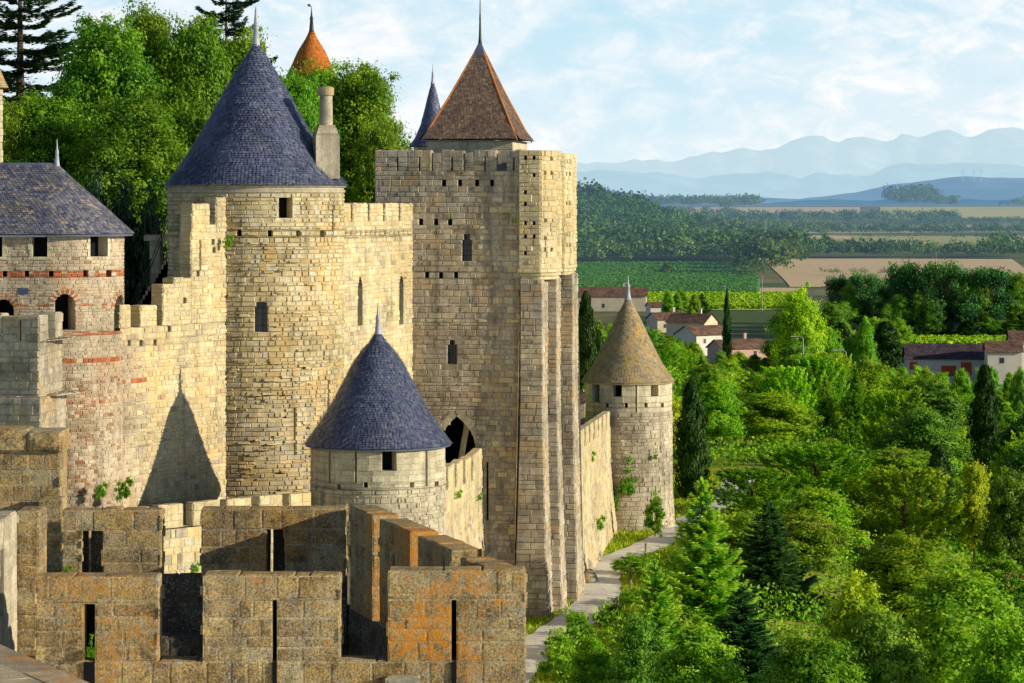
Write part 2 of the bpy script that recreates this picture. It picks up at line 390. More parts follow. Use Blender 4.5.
def prism(mb, foot, z0, z1, edges=None, ch=.28, sl=.5, relief=.03, g=.03, holes=None, seed=1, mat=0, sub=1, batter=None, top=True, topmat=None, matf=None, tops=None, breaks=()):
    """foot is counter-clockwise; edges lists the sides that get masonry, the rest stay flat"""
    n = len(foot); maps = []
    fv = [Vector(p[:2]) for p in foot]; mit = []
    for i in range(n):
        d0 = (fv[i]-fv[i-1]).normalized(); d1 = (fv[(i+1) % n]-fv[i]).normalized()
        n0 = Vector((d0.y, -d0.x)); n1 = Vector((d1.y, -d1.x)); mm_ = n0+n1; mit.append(mm_*(2/max(.3, mm_.length_squared)))
    for i in range(n):
        mp, L = plane_map(foot[i], foot[(i+1) % n])
        if batter:
            def mp(u, v, o, i=i, L=L, j=(i+1) % n, nn=Vector(((fv[(i+1) % n]-fv[i]).normalized().y, -(fv[(i+1) % n]-fv[i]).normalized().x))):
                b = batter(v); p = (fv[i]+mit[i]*b).lerp(fv[j]+mit[j]*b, u/L)+nn*o; return (p.x, p.y, v)
        maps.append((mp, L))
        if edges is None or i in edges:
            skin(mb, mp, (0, L), (z0, z1), ch, sl, relief, g, (holes or {}).get(i, ()), seed*31+i, mat, sub, matf, breaks=breaks)
        else:
            mb.poly([mp(0, z0, 0), mp(L, z0, 0), mp(L, z1, 0), mp(0, z1, 0)], mat, (.4, 0, .5))
    tm = mat if topmat is None else topmat
    if sub >= 3 and n == 4 and top:
        rc = random.Random(seed*7)
        for x, y in foot:
            for _ in range(rc.randint(1, 3)):
                zc_ = z1-rc.uniform(0, .05); s_ = rc.uniform(.03, .06); mb.box((x+rc.uniform(-.01, .01), y+rc.uniform(-.01, .01), zc_-rc.uniform(0, z1-z0)*.8), (s_, s_, rc.uniform(.08, .22)), rc.uniform(0, 1.5), mat)
    if top:
        mb.poly([(x, y, z1) for x, y in foot], tm, (.6, 0, .5))
        if n == 4 and tops is not False:
            w = min((Vector(foot[2])-Vector(foot[1])).length, (Vector(foot[3])-Vector(foot[0])).length)
            mp, L = top_map(foot[0], foot[1], w, z1)
            skin(mb, mp, (0, L), (0, w), w if w < .9 else .45, .6 if sub > 1 else .5, relief*(2.6 if sub > 1 else 1.2), g, (), seed*17, tm, sub, backed=False)
    return maps
def wall_foot(p0, p1, s0, s1, t):   # block of a wall running p0->p1, from s0 to s1, thickness t behind its face
    p0 = Vector(p0); p1 = Vector(p1); d = (p1-p0).normalized(); n = Vector((-d.y, d.x))
    a = p0+d*s0; b = p0+d*s1
    return [tuple(a), tuple(b), tuple(b+n*t), tuple(a+n*t)]

# ------------------------------------------------------------------ roofs
def prof_at(prof, s):
    for (r0, z0), (r1, z1) in zip(prof[:-1], prof[1:]):
        L = math.hypot(r1-r0, z1-z0)
        if s <= L: k = s/L; return r0+(r1-r0)*k, z0+(z1-z0)*k, ((z0-z1)/L, (r1-r0)/L)
        s -= L
    return prof[-1][0], prof[-1][1], ((z0-z1)/L, (r1-r0)/L)
def cone_tiles(mb, c, prof, tw=.24, rh=.16, seed=1, mat=0, a0=-math.pi, a1=math.pi, sides=None, lift=.022):
    """prof runs from the apex down to the eaves: (radius, z) pairs; angles from -Y towards +X"""
    rg = random.Random(seed)
    Ltot = sum(math.hypot(b[0]-a[0], b[1]-a[1]) for a, b in zip(prof[:-1], prof[1:]))
    rad = lambda r, a: r
    def pt(s, a, o):
        r, z, n = prof_at(prof, max(0, min(s, Ltot)))
        rr = r+n[0]*o
        return (c[0]+rr*math.sin(a), c[1]-rr*math.cos(a), c[2]+z+abs(n[1])*o)
    m = 40
    mb.grid([[pt(Ltot*i/24, a0+(a1-a0)*k/m, -.015) for k in range(m+1)] for i in range(25)], mat, (.1, 0, .5))
    s = .05; row = 0
    while s < Ltot:
        r = prof_at(prof, s)[0]; span = (a1-a0)*r
        n = max(7, int(span/tw)); off = (row % 2)*.5
        for k in range(n):
            aa = a0+(a1-a0)*(k+off)/n; w = (a1-a0)/n; j = rg.uniform(-.06, .06)*w
            A0, A1 = aa+.03*w+j, aa+.97*w+j
            if A1 > a1+.02: continue
            s1 = s+rh*rg.uniform(.96, 1.06); l = lift*rg.uniform(.5, 1.6)
            mb.poly([pt(s-rh*.5, A0, .004), pt(s+rh*.72, A0, l), pt(s1, (A0*.65+A1*.35), l*1.15), pt(s1, (A0*.35+A1*.65), l*1.15), pt(s+rh*.72, A1, l), pt(s-rh*.5, A1, .004)],
                    mat, (rg.random(), 0, rg.random()))
        s += rh; row += 1
def profile_slope(mb, x0, x1, yc, prof, tw, rh, seed, mat=0, lift=.025, sgn=-1):
    rg = random.Random(seed); Lt = sum(math.hypot(b[0]-a[0], b[1]-a[1]) for a, b in zip(prof[:-1], prof[1:]))
    def pt(s, x, o):
        r, z, n = prof_at(prof, max(0, min(s, Lt))); return (x, yc+sgn*(r+n[0]*o), z+abs(n[1])*o)
    mb.grid([[pt(Lt*i/20, x0+(x1-x0)*k/2, -.015) for k in range(3)] for i in range(21)], mat, (.1, 0, .5))
    s = .05; row = 0
    while s < Lt:
        n = int((x1-x0)/tw)
        for k in range(n):
            a = x0+(k+.5*(row % 2)+.03)*tw; b = a+tw*.94; l = lift*rg.uniform(.5, 1.6)
            mb.poly([pt(s-rh*.5, a, .004), pt(s+rh*.72, a, l), pt(s+rh, a+tw*.3, l*1.15), pt(s+rh, b-tw*.3, l*1.15), pt(s+rh*.72, b, l), pt(s-rh*.5, b, .004)], mat, (rg.random(), 0, rg.random()))
        s += rh; row += 1
def slope_tiles(mb, bl, br, tr, tl, tw=.26, rh=.2, seed=1, mat=0, flare=0.0, lift=.025):
    """planar roof face: bottom-left, bottom-right, top-right, top-left seen from outside"""
    rg = random.Random(seed)
    bl, br, tr, tl = map(Vector, (bl, br, tr, tl))
    H = ((tl+tr)/2-(bl+br)/2).length; n = max(1, int(H/rh))
    nrm = (br-bl).cross((tl+tr)/2-(bl+br)/2).normalized()
    fl = lambda t: nrm*(flare*max(0, (.22-t)/.22)**2-flare*.35*math.sin(math.pi*min(1, t*1.15)))
    P = lambda s, t: (bl.lerp(tl, t)).lerp(br.lerp(tr, t), s)+fl(t)
    mb.grid([[P(k/2, i/12) for k in range(3)] for i in range(13)], mat, (.2, 0, .5))
    for i in range(n):
        t0 = 1-(i+1)/n; t1 = min(1, t0+1.5/n); tm = t0+.25/n
        w = (P(1, t0)-P(0, t0)).length; k = max(1, int(w/tw))
        for q in range(k+1):
            s0 = max(0, (q-.5*(i % 2)+.03)/k); s1 = min(1, (q+1-.5*(i % 2)-.03)/k)
            if s1-s0 < .1/k: continue
            l = lift*rg.uniform(.5, 1.5)
            mb.poly([P(s0, t1)+nrm*.004, P(s0, tm)+nrm*l, P(s0*.7+s1*.3, t0)+nrm*l*1.1, P(s0*.3+s1*.7, t0)+nrm*l*1.1, P(s1, tm)+nrm*l, P(s1, t1)+nrm*.004][::-1],
                    mat, (rg.random(), 0, rg.random()))
def finial(parent, x, y, z0, z1, r0=.16, mat='lead', ball=True, spike=.45):
    mb = MB(); h = z1-z0
    prof = [(r0*1.25, 0), (r0, h*.02), (r0*.72, h*.15), (r0*.45, h*(.5)), (r0*.62, h*.52), (r0*.4, h*.55), (r0*.22, h*(1-spike*.9)), (.012, h)]
    mb.revolve(prof, (x, y, z0), 12)
    if ball:
        zb = z0+h*.58; rb = r0*.55
        mb.revolve([(rb*math.sin(a), -rb*math.cos(a)) for a in [math.pi*i/6 for i in range(7)]], (x, y, zb), 10)
    return mb.build('finial', [mat], parent, True)

# ================================================================== CASTLE
# ---- square keep-like tower ("sq")
th = R(8); SQ0 = Vector((px(375, 155), 155.0)); SW, SD = 8.66, 8.8
def sq(u, v): return (SQ0.x+u*math.cos(th)+v*math.sin(th), SQ0.y-u*math.sin(th)+v*math.cos(th))
def squ(x):   # u on the front face seen at screen column x
    k = (x-512)/F; return (k*SQ0.y-SQ0.x)/(math.cos(th)+k*math.sin(th))
def sqz(y, u): return pz(y, sq(u, 0)[1])
tw = thing('square_tower', (*sq(SW/2, SD/2), -22), 'tall square sandstone tower with crenellated top, brown pyramid roof and ribbed corner', 'tower')
zb, zt = -22.0, pz(171, 154.5)
holes = []
wins = []
for x0, x1, y0, y1, kd in ((462, 472, 234, 261, 'point'), (447.5, 457, 340, 364, 'point')):
    wins.append((squ(x0), squ(x1), sqz(y1, 4), sqz(y0, 4), kd))
arch = (squ(439), squ(475), sqz(482, 4), sqz(416, 4), 'point')
slit = (squ(486.5), squ(488.5), sqz(520, 5), sqz(462, 5))
small = [(squ(x-2.0), squ(x+2.0), sqz(y+3.2, 4), sqz(y-3.2, 4)) for x, y in
         [(444, 183), (460, 183), (477, 183), (492, 183), (427, 275), (441, 275.5), (456, 275), (421, 222), (436, 222), (450, 222)]]
holes = wins+[arch, slit]+small
mb = MB()
keepcol = lambda u, v, rg: 1 if rg.random() < (.28 if v > -4 else .12) else (2 if rg.random() < .2 and u > 5.2 else 0)
foot = [sq(0, 0), sq(SW, 0), sq(SW, SD), sq(0, SD)]
maps = prism(mb, foot, zb, zt, edges=(0, 1), ch=.27, sl=.46, relief=.035, g=.035, holes={0: holes}, seed=11, mat=0, matf=keepcol, top=False)
mb.poly([(*sq(0, 0), zt-1.2), (*sq(SW, 0), zt-1.2), (*sq(SW, SD), zt-1.2), (*sq(0, SD), zt-1.2)], 0)
mb.build('wall', ['keep', 'rubble', 'gold2'], tw)
fm = maps[0][0]
for h in wins: window('window', tw, fm, h, .35, 'glass', 'keep', None, bars=True)
a_ = MB(); recess(a_, fm, arch, 2.2, 0, 1)
# pointed arch stones and a pale slanting stripe set back inside
uc = (arch[0]+arch[1])/2; hw = (arch[1]-arch[0])/2; v1 = arch[3]; vs = v1-1.5*hw
for sgn in (-1, 1):
    pts = []
    for i in range(9):
        y = i/8; pts.append((uc+sgn*hw*max(0, 1-y**1.8), vs+1.5*hw*y))
    for (u0, w0), (u1, w1) in zip(pts[:-1], pts[1:]):
        nx, ny = (w1-w0), -(u1-u0); L = math.hypot(nx, ny) or 1; nx, ny = nx/L*sgn*1, ny/L*sgn
        if sgn < 0: nx, ny = -abs(nx), abs(ny)
        else: nx, ny = abs(nx), abs(ny)
        t = (random.random(), 0, .5)
        q = [(u0, w0), (u1, w1), (u1+nx*.34, w1+ny*.34), (u0+nx*.34, w0+ny*.34)]
        a_.poly([fm(u, v, .06) for u, v in q], 2, t); a_.poly([fm(*q[0], .06), fm(*q[1], .06), fm(*q[1], -.5), fm(*q[0], -.5)], 2, t)
        a_.poly([fm(*q[3], .06), fm(*q[2], .06), fm(*q[2], -.02), fm(*q[3], -.02)], 2, t)
ap = a_.build('archway', ['keep', 'void', 'rubble'], tw)
b_ = MB()
def arcpt(t, r0): return (uc-.10+.45*t, vs-1.0+2.6*t)
for i in range(7):
    (u0, w0), (u1, w1) = arcpt(i/7, 0), arcpt((i+1)/7, 0)
    b_.poly([fm(u0, w0, -.9), fm(u0+.34, w0, -.6), fm(u1+.34, w1, -.6), fm(u1, w1, -.9)], 0, (random.random(), 0, .5))
b_.build('arch_pier', ['turret'], ap)
window('arrow_slit', tw, fm, slit, .5, 'void', 'keep')
for h in small: window('putlog_hole', tw, fm, h, .3, 'void', 'keep')
# parapet: merlons (front), with slits
def sqmerlon(u0, u1, v0, v1, ztop, slits=(), matn=0):
    m = MB(); ft = [sq(u0, v0), sq(u1, v0), sq(u1, v1), sq(u0, v1)]
    hs = [(s-.035-u0, s+.035-u0, zt-.9+.9, ztop-.35) for s in slits]
    mp = prism(m, ft, zt, ztop, ch=.27, sl=.45, relief=.03, g=.03, holes={0: hs}, seed=int(u0*97+v0*13)+5, mat=matn)
    o = m.build('merlon', ['keep', 'gold2'], tw)
    for h in hs:
        if h[3] > h[2]+.1: window('arrow_slit', o, mp[0][0], h, .3, 'void', 'keep')
ztop = pz(150.5, 154.5)
for x0, x1, sl_ in ((375, 407.5, (397.5,)), (408, 431, (419.5,)), (442, 463, (452,)), (474, 496, (485,)), (507, 522, (514,))):
    sqmerlon(squ(x0), squ(x1), 0, .6, ztop, [squ(s) for s in sl_])
for v0, v1 in ((3.3, 4.9), (8.0, 8.8)): sqmerlon(SW-.6, SW, v0, v1, ztop)
for u0, u1 in ((0, 1.6), (2.3, 3.9), (4.6, 6.2), (6.9, 8.0)): sqmerlon(u0, u1, SD-.6, SD, ztop)
for v0, v1 in ((1.4, 3.0), (3.8, 5.4), (6.2, 7.8)): sqmerlon(0, .6, v0, v1, ztop)
# corner turrets carried by ribs
def corner_turret(pts, z0, z1, seed):
    m = MB(); ft = [sq(*p) for p in pts]
    hs = {}
    rg = random.Random(seed)
    for e in range(len(pts)-1):
        L = (Vector(ft[(e+1) % len(ft)])-Vector(ft[e])).length
        if L > .9: hs[e] = [(x-.07, x+.07, z, z+.2) for z in [z0+.8+i*.78+rg.uniform(-.15, .15) for i in range(7)] for x in (L*.3, L*.7) if rg.random() < .8]
    mp = prism(m, ft, z0, z1, edges=range(len(pts)-1), ch=.27, sl=.42, relief=.045, g=.035, seed=seed, mat=0, holes=hs)
    for e, l in hs.items():
        for h in l: recess(m, mp[e][0], h, .25, 0, 1)
    # corbel course and tapering corbels under it
    cx = sum(p[0] for p in ft)/len(ft); cy = sum(p[1] for p in ft)/len(ft)
    for k in range(3):
        s = 1.04-.09*k; f2 = [(cx+(x-cx)*s, cy+(y-cy)*s) for x, y in ft]
        prism(m, f2, z0-.18*(k+1), z0-.18*k-.004, edges=range(len(pts)), ch=.18, sl=.5, relief=.02, g=.02, seed=seed+k+1, mat=0, top=True)
        m.poly([(x, y, z0-.18*(k+1)) for x, y in f2][::-1], 0)
    o = m.build('corner_turret', ['gold2', 'void'], tw)
zc = pz(269, 154)
corner_turret([(7.55, -.3), (SW, -.3), (9.35, .55), (9.4, 2.5), (8.5, 3.1), (7.55, 2.0)], zc, ztop, 51)
corner_turret([(8.3, 5.0), (9.2, 5.3), (9.5, 6.2), (9.52, 8.0), (8.5, 8.8)], zc+.1, pz(154, 161), 61)
def rib(u0, u1, v0, v1, z1, seed, batter=.75):
    m = MB()
    bt = lambda v: .42*batter*max(0, (-9.5-v)/12.0)**1.35 if v < -9.5 else 0.0
    prism(m, [sq(u0, v0), sq(u1, v0), sq(u1, v1), sq(u0, v1)], zb, z1, edges=(0, 1), ch=.3, sl=.5, relief=.04, g=.035, seed=seed, mat=0, batter=bt, matf=lambda u, v, rg: 1 if rg.random() < .25 else 0)
    m.build('buttress', ['keep', 'rubble'], tw)
rib(7.62, SW+.10, -.25, 2.0, zc-.5, 71); rib(8.3, 9.26, 1.7, 3.1, zc-.5, 73); rib(8.3, 9.56, 6.1, 8.2, zc-.4, 75)
# the roof with its low drum
fa = R(7.6)
RX, RY = px(422, 157.6), 157.6
def rf(u, v): return (RX+u*math.cos(fa)+v*math.sin(fa), RY-u*math.sin(fa)+v*math.cos(fa))
RW, RD = 5.03, 6.2; ze = pz(140.5, 157.6); apx = (*rf(RW/2+.12, RD/2), pz(43, 160.5))
m = MB(); prism(m, [rf(.25, .25), rf(RW-.25, .25), rf(RW-.25, RD-.25), rf(.25, RD-.25)], zt-1.2, ze+.02, ch=.35, sl=.7, relief=.012, g=.02, seed=77)
m.build('drum', ['turret'], tw)
m = MB(); cs = [(*rf(0, 0), ze), (*rf(RW, 0), ze), (*rf(RW, RD), ze), (*rf(0, RD), ze)]
for i in range(4):
    a, b = cs[i], cs[(i+1) % 4]; ap_ = Vector(apx)
    slope_tiles(m, a, b, ap_+(Vector(b)-ap_)*.02, ap_+(Vector(a)-ap_)*.02, tw=.17, rh=.14, seed=80+i, flare=.16)
    m.tube([Vector(a)+Vector((0, 0, .02)), Vector(a).lerp(ap_, .12)-Vector((0, 0, .02)), Vector(a).lerp(ap_, .5)-Vector((0, 0, .10)), ap_], .05, 6, 1, (.8, 0, .9))
m.poly([(x, y, z-.03) for x, y, z in cs], 0)
ro = m.build('roof', ['tile_br', 'tile_or'], tw)
m = MB()
for i in range(4):
    a, b = cs[i], cs[(i+1) % 4]; ap_ = Vector(apx)
    up = Vector((0, 0, .12)); d1 = (Vector(a)-ap_)*.13; d2 = (Vector(b)-ap_)*.13
    m.poly([ap_+d1*1.06+up*.3, ap_+d2*1.06+up*.3, ap_+up*1.5], 0, (.3, 0, .5))
m.build('lead_cap', ['slate'], ro)
fi = finial(ro, apx[0], apx[1], apx[2]-.05, pz(-4, 160.5), .10, 'iron', True, .1)

# ---- slim slate spire rising behind the square tower
D = 176; cx, cy = px(431, D), D
s_ = thing('stair_turret', (cx, cy, -9), 'slim turret with a steep pointed dark blue slate roof, half hidden behind the square tower', 'tower')
m = MB(); skin(m, cyl_map((cx, cy), 1.02), (-math.pi*1.02, math.pi*1.02), (-9, pz(146, D)), .3, .5, .02, .03, seed=91)
m.build('wall', ['turret'], s_)
m = MB(); k = D/F
cone_tiles(m, (cx+.1, cy, 0), [(.04, pz(82, D)), (4*k, pz(93, D)), (7.5*k, pz(108, D)), (12*k, pz(125, D)), (18*k, pz(139, D)), (24*k, pz(147, D))], .2, .16, 92)
r_ = m.build('roof', ['slate'], s_); finial(r_, cx+.1, cy, pz(84, D), pz(64, D), .12, 'lead')

# ---- big round tower
TD = 142.0; tc = (px(256, TD), TD); TR = 4.13
t_ = thing('round_tower', (*tc, -20), 'large round limestone tower with a tall blue slate cone roof and stone chimney', 'tower')
tm = cyl_map(tc, TR)
def cu(x, y0, y1, w, c=tc, r=TR, D=TD):     # a hole on a round wall from screen column/rows
    s = max(-.98, min(.98, (px(x, D-r*.9)-c[0])/r)); a = math.asin(s); dn = D-r*math.cos(a)
    ww = w*dn/F/max(.25, math.cos(a))
    return (a*r-ww/2, a*r+ww/2, pz(y1, dn), pz(y0, dn))
w1 = cu(285.5, 197.5, 218, 13); w2 = cu(262, 302, 332, 13)+('round',)
hl = [cu(x, y-3.2, y+3.2, 4.2) for x, y in ((240, 233), (270.5, 233.5), (298, 233.5), (320.5, 234))]
sl1 = cu(330, 205, 236, 1.6); sl2 = cu(294.5, 408, 455, 2.0)
sl3 = cu(326, 380, 420, 1.4)
m = MB()
ztw = pz(190, TD-2)
tmf = lambda u, v, rg: (1 if rg.random() < (.3 if v > -3.5 else .1) else 0) if v > -9 else (2 if rg.random() < .35 else 0)
skin(m, tm, (-math.pi*TR*.62, math.pi*TR*.72), (-20, ztw), .21, .42, .06, .035, [w1, w2, sl1, sl2, sl3]+hl, 101, 0, 1, tmf, vary=.55)
m.revolve([(TR, -20), (TR, ztw)], (*tc, 0), 48, 0, a0=0, a1=math.pi)
# projecting bonding courses
rg = random.Random(5)
for i in range(150):
    v = rg.uniform(-19.5, -1.2); a = rg.uniform(-.75, .75); w = rg.uniform(.25, .6)
    if any(h[0]-.3 < a*TR < h[1]+.3 and h[2]-.3 < v < h[3]+.3 for h in (w1, w2)): continue
    stone(m, tm, a*TR, a*TR+w, v, v+rg.uniform(.1, .17), rg.uniform(.10, .17), .03, 1, (rg.random(), 0, rg.random()), 0, rg)
m.build('wall', ['gold', 'turret', 'rubble'], t_)
window('window', t_, tm, w1, .6, 'void', 'gold', ('turret', .12)); window('window', t_, tm, w2, .35, 'glass', 'gold', bars=True)
for h in (sl1, sl2, sl3): window('arrow_slit', t_, tm, h, .4, 'void', 'gold')
for h in hl: window('putlog_hole', t_, tm, h, .3, 'void', 'gold')
m = MB(); m.revolve([(TR, -.02+ztw-.12), (TR+.07, ztw-.12), (TR+.09, ztw), (TR+.02, ztw+.02), (TR+.03, ztw+.10), (TR+.15, ztw+.16), (TR+.17, ztw+.26), (TR-.4, ztw+.27)], (*tc, 0), 96)
m.build('cornice', ['plaster'], t_, False)
k = TD/F
prof = [(.10, pz(43, TD)), (6*k, pz(50, TD)), (20*k, pz(72, TD)), (34.5*k, pz(97, TD)), (46.5*k, pz(119, TD)), (57.5*k, pz(138, TD)), (67*k, pz(153, TD)), (77*k, pz(168, TD)), (91.5*k, pz(186, TD))]
m = MB(); cone_tiles(m, (*tc, 0), prof, .17, .13, 102, lift=.05)
ro = m.build('roof', ['slate'], t_)
finial(ro, *tc, pz(52, TD), pz(6, TD), .27, 'lead', True, .12)
# chimney standing at the right edge of the roof
cx, cy = px(326, 140.6), 140.6
m = MB(); k = 143/F
m.box((cx, cy, (pz(176, 143)+pz(140, 143))/2), (1.12, .95, 36*k+.3), .25, 0)
zz = pz(140, 143)
for i in range(4):
    m.box((cx-.04*i*0, cy, zz+.07+i*.13+.12), (1.08-.1*i, .92-.1*i, .13), .25, 0)
m.build('chimney_base', ['rubble'], t_)
m = MB()
m.revolve([(.30, pz(97, 143)), (.31, pz(110, 143)), (.32, pz(134, 143)), (.42, pz(136, 143))][::-1], (cx, cy, 0), 20)
ch_ = m.build('chimney', ['rubble'], t_)
m = MB(); zz = pz(97, 143); m.revolve([(.30, zz-.05), (.37, zz), (.38, zz+.34), (.28, zz+.4), (.25, zz+.1), (.05, zz)], (cx, cy, 0), 16); m.build('chimney_cap', ['tile_li'], ch_)

# ---- curtain wall between the round tower and the square tower
c0 = Vector((tc[0]+TR-.15, TD+.6)); c1 = Vector(sq(squ(413.5), 0))+Vector((0, .25))
g_ = thing('curtain_wall', (*((c0+c1)/2), -20), 'sunlit curtain wall with narrow crenels and tall lancets joining the round and square towers', 'wall')
mp, L = plane_map(c0, c1); zt_ = -.9
def wu(x):
    k = (x-512)/F; d = (c1-c0).normalized(); return (k*c0.y-c0.x)/(d.x-k*d.y)
lan = []
for xa, xb, y0, y1 in ((357.5, 362.5, 276, 326), (399, 403.5, 274, 325)):
    D_ = c0.y+(c1-c0).normalized().y*wu(xa); lan.append((wu(xa), wu(xb), pz(y1, D_), pz(y0, D_), 'point'))
ph = []
for i in range(14):
    D_ = c0.y+13*i/14; u = .6+(L-1)*i/14; ph.append((u, u+.16, pz(236, D_), pz(231, D_)))
m = MB(); skin(m, mp, (0, L), (-20, zt_), .22, .6, .04, .035, lan+ph, 111, 0, 1, lambda u, v, rg: 1 if rg.random() < .2 else 0)
ft = wall_foot(c0, c1, 0, L, 1.2); m.poly([(x, y, zt_) for x, y in ft], 0)
m.build('wall', ['gold2', 'rubble'], g_)
for h in lan: window('lancet_window', g_, mp, h, .45, 'void', 'gold2')
o_ = MB()
for h in ph: recess(o_, mp, h, .2)
o_.build('putlog_holes', ['gold2', 'void'], g_)
us = [wu(x) for x in (343, 350.6, 353.4, 367.4, 370, 382.8, 385.3, 398.4, 401, 414)]
for a, b in zip(us[::2], us[1::2]):
    m = MB(); f_ = wall_foot(c0, c1, max(a, .0), min(b, L), .55); prism(m, f_, zt_, pz(203.5, 148)-.02, ch=.24, sl=.55, relief=.035, g=.03, seed=int(a*7)+112)
    m.build('merlon', ['gold2'], g_)

# ---- stepped inner wall (left of the round tower)
Pw = Vector((px(180, 134.7), 134.7)); dw = Vector((math.cos(R(62)), math.sin(R(62))))
def ws(x, base=Pw, d=dw):
    k = (x-512)/F; return (k*base.y-base.x)/(d.x-k*d.y)
def wpt(x): return Pw+dw*ws(x)
A0, A1 = wpt(120), wpt(226.5)
g_ = thing('stepped_wall', (*((A0+A1)/2), -18), 'bright sandstone wall whose battlements climb in steps towards the large round tower', 'wall')
mp, L = plane_map(A0, A1)
U = lambda x: ws(x)-ws(120)
def sz(x, y): return pz(y, wpt(x).y)
steps = [(120, 130.5, 306, 1), (130.5, 140.5, 327, 0), (140.5, 156.5, 306, 1), (156.5, 163, 327, 0), (163, 174, 285, 1), (174, 191, 278.5, 1), (191, 207.5, 232.5, 0), (207.5, 226.5, 232.5, 0)]
zbase = sz(140, 327)
slh = [(U(x-.8), U(x+.8), sz(x, y1), sz(x, y0)) for x, y0, y1 in ((173.5, 292, 325), (200, 240, 271))]
sq2 = [(U(x-1.6), U(x+1.6), sz(x, y+3), sz(x, y-3)) for x, y in ((129, 343), (141, 343), (155, 342.5), (169, 329), (184.5, 300.5), (213, 242), (198, 273.5), (214, 250))]
bd = lambda u, v, rg: 2 if abs(v-sz(140, 381)) < .07 and u < 2.2 and rg.random() < .8 else (1 if (u < 1.8+rg.uniform(-.8, .8) and v < -6) or rg.random() < .12 else 0)
m = MB(); skin(m, mp, (0, L), (-18, zbase), .2, .4, .035, .03, slh+sq2, 121, 0, 1, bd)
m.poly([(x, y, zbase) for x, y in wall_foot(A0, A1, 0, L, 1.0)], 0)
m.poly([mp(L, -18, 0), mp(L, -18, -1), mp(L, zbase, -1), mp(L, zbase, 0)], 0)
m.build('wall', ['gold2', 'roman', 'brick'], g_)
for i, (x0, x1, y, full) in enumerate(steps):
    zz = sz((x0+x1)/2, y)
    if zz <= zbase+.05: continue
    m = MB(); f_ = wall_foot(A0, A1, U(x0), U(x1), .62)
    u0 = U(x0); hs = [(a-u0, b-u0, max(c, zbase+.0), d) for a, b, c, d in slh+sq2 if a > U(x0) and b < U(x1) and d < zz and d > zbase]
    prism(m, f_, zbase+.001, zz, ch=.2, sl=.4, relief=.035, g=.03, seed=130+i, holes={0: hs})
    o = m.build('merlon' if full else 'raised_wall', ['gold2'], g_)
for x0, x1, y in ((192, 209.5, 204.5), (216, 226.8, 198), (209.5, 216, 226)):
    m = MB(); f_ = wall_foot(A0, A1, U(x0), U(x1), .62); z0 = sz(200, 232.5)+.001
    prism(m, f_, z0, sz((x0+x1)/2, y), ch=.22, sl=.4, relief=.035, g=.03, seed=int(x0)); m.build('merlon', ['gold2'], g_)
o_ = MB()
for h in slh+sq2: recess(o_, mp, h, .25)
o_.build('loophole', ['gold2', 'void'], g_)

# ---- stone platform with iron railing and steps on the inner side of that wall
D = 143; cx = px(160, D); zf = pz(235, D)
s_ = thing('stone_stairway', (px(158, D), D, -9), 'stone stair and landing with a thin dark iron railing behind the stepped wall', 'stairs')
m = MB()
prism(m, [(px(145, D), D-.3), (px(172, D), D-.3), (px(172, D), D+1.3), (px(145, D), D+1.3)], zf-.28, zf, ch=.28, sl=.6, relief=.02, g=.02, seed=141)
m.build('landing', ['rubble'], s_)
m = MB()
prism(m, [(px(150, D), D), (px(160, D), D), (px(160, D), D+1), (px(150, D), D+1)], -9.5, zf-.283, ch=.3, sl=.5, relief=.02, g=.02, seed=142); m.build('pillar', ['rubble'], s_)
m = MB(); ns = 16
for i in range(ns):
    x0 = 177-i*2.6; z = pz(243+i*4.3, D-1)
    m.box((px(x0+7, D-1), D-1.3, (z-9.5)/2), (px(x0+16, D)-px(x0, D), 1.1, z+9.5), 0, 0)
m.build('flight', ['rubble'], s_)
m = MB()
def rail(pts, r=.022): m.tube(pts, r, 5)
zr = pz(215.5, D)
for hgt in (215.5, 222, 228.5): rail([(px(145, D), D-.28, pz(hgt, D)), (px(172, D), D-.28, pz(hgt, D))], .02)
for x in (145.5, 152, 158.5, 165, 172): rail([(px(x, D), D-.28, zf), (px(x, D), D-.28, zr)], .02)
for hgt in (0, 6.5): rail([(px(172, D), D-1.9, pz(219+hgt, D)), (px(143, D-1), D-1.9, pz(285+hgt, D)), (px(137, D), D-1.9, pz(301+hgt, D))], .025)
for x, y0, y1 in ((166, 234, 260), (155, 258, 285), (145, 280, 305)): rail([(px(x, D), D-1.9, pz(y0, D)), (px(x, D), D-1.9, pz(y1, D))], .022)
m.build('railing', ['iron'], s_)

# ---- brick-banded round tower at the left
BD = 131.0; bc = (px(57, BD), BD); BR = 66*BD/F
t_ = thing('brick_banded_tower', (*bc, -18), 'rounded pale tower with red brick bands and arched openings under a grey slate roof', 'tower')
cm = cyl_map(bc, BR); XW = 6.0    # straight part runs XW metres to the left
def bm(u, v, o):
    if u >= 0: return cm(u, v, o)
    return (bc[0]+u, bc[1]-BR-o, v)
DB = BD-BR*.8
arches = [(cu(65.5, 294, 330, 20, bc, BR, BD)), (cu(116, 295, 331, 7, bc, BR, BD))]
aw = 20*DB/F
arches = [a+('round',) for a in arches]+[(px(6, DB)-bc[0]-aw/2, px(6, DB)-bc[0]+aw/2, pz(334, DB), pz(299, DB), 'round')]
loft = [cu(97, 235.5, 256.5, 15, bc, BR, BD), (px(42.5, DB)-bc[0]-.34, px(42.5, DB)-bc[0]+.3, pz(256.5, DB), pz(235, DB)), (px(0, DB)-bc[0]-.4, px(0, DB)-bc[0]+.2, pz(256.5, DB), pz(235.5, DB))]
zhole = pz(273.5, DB)
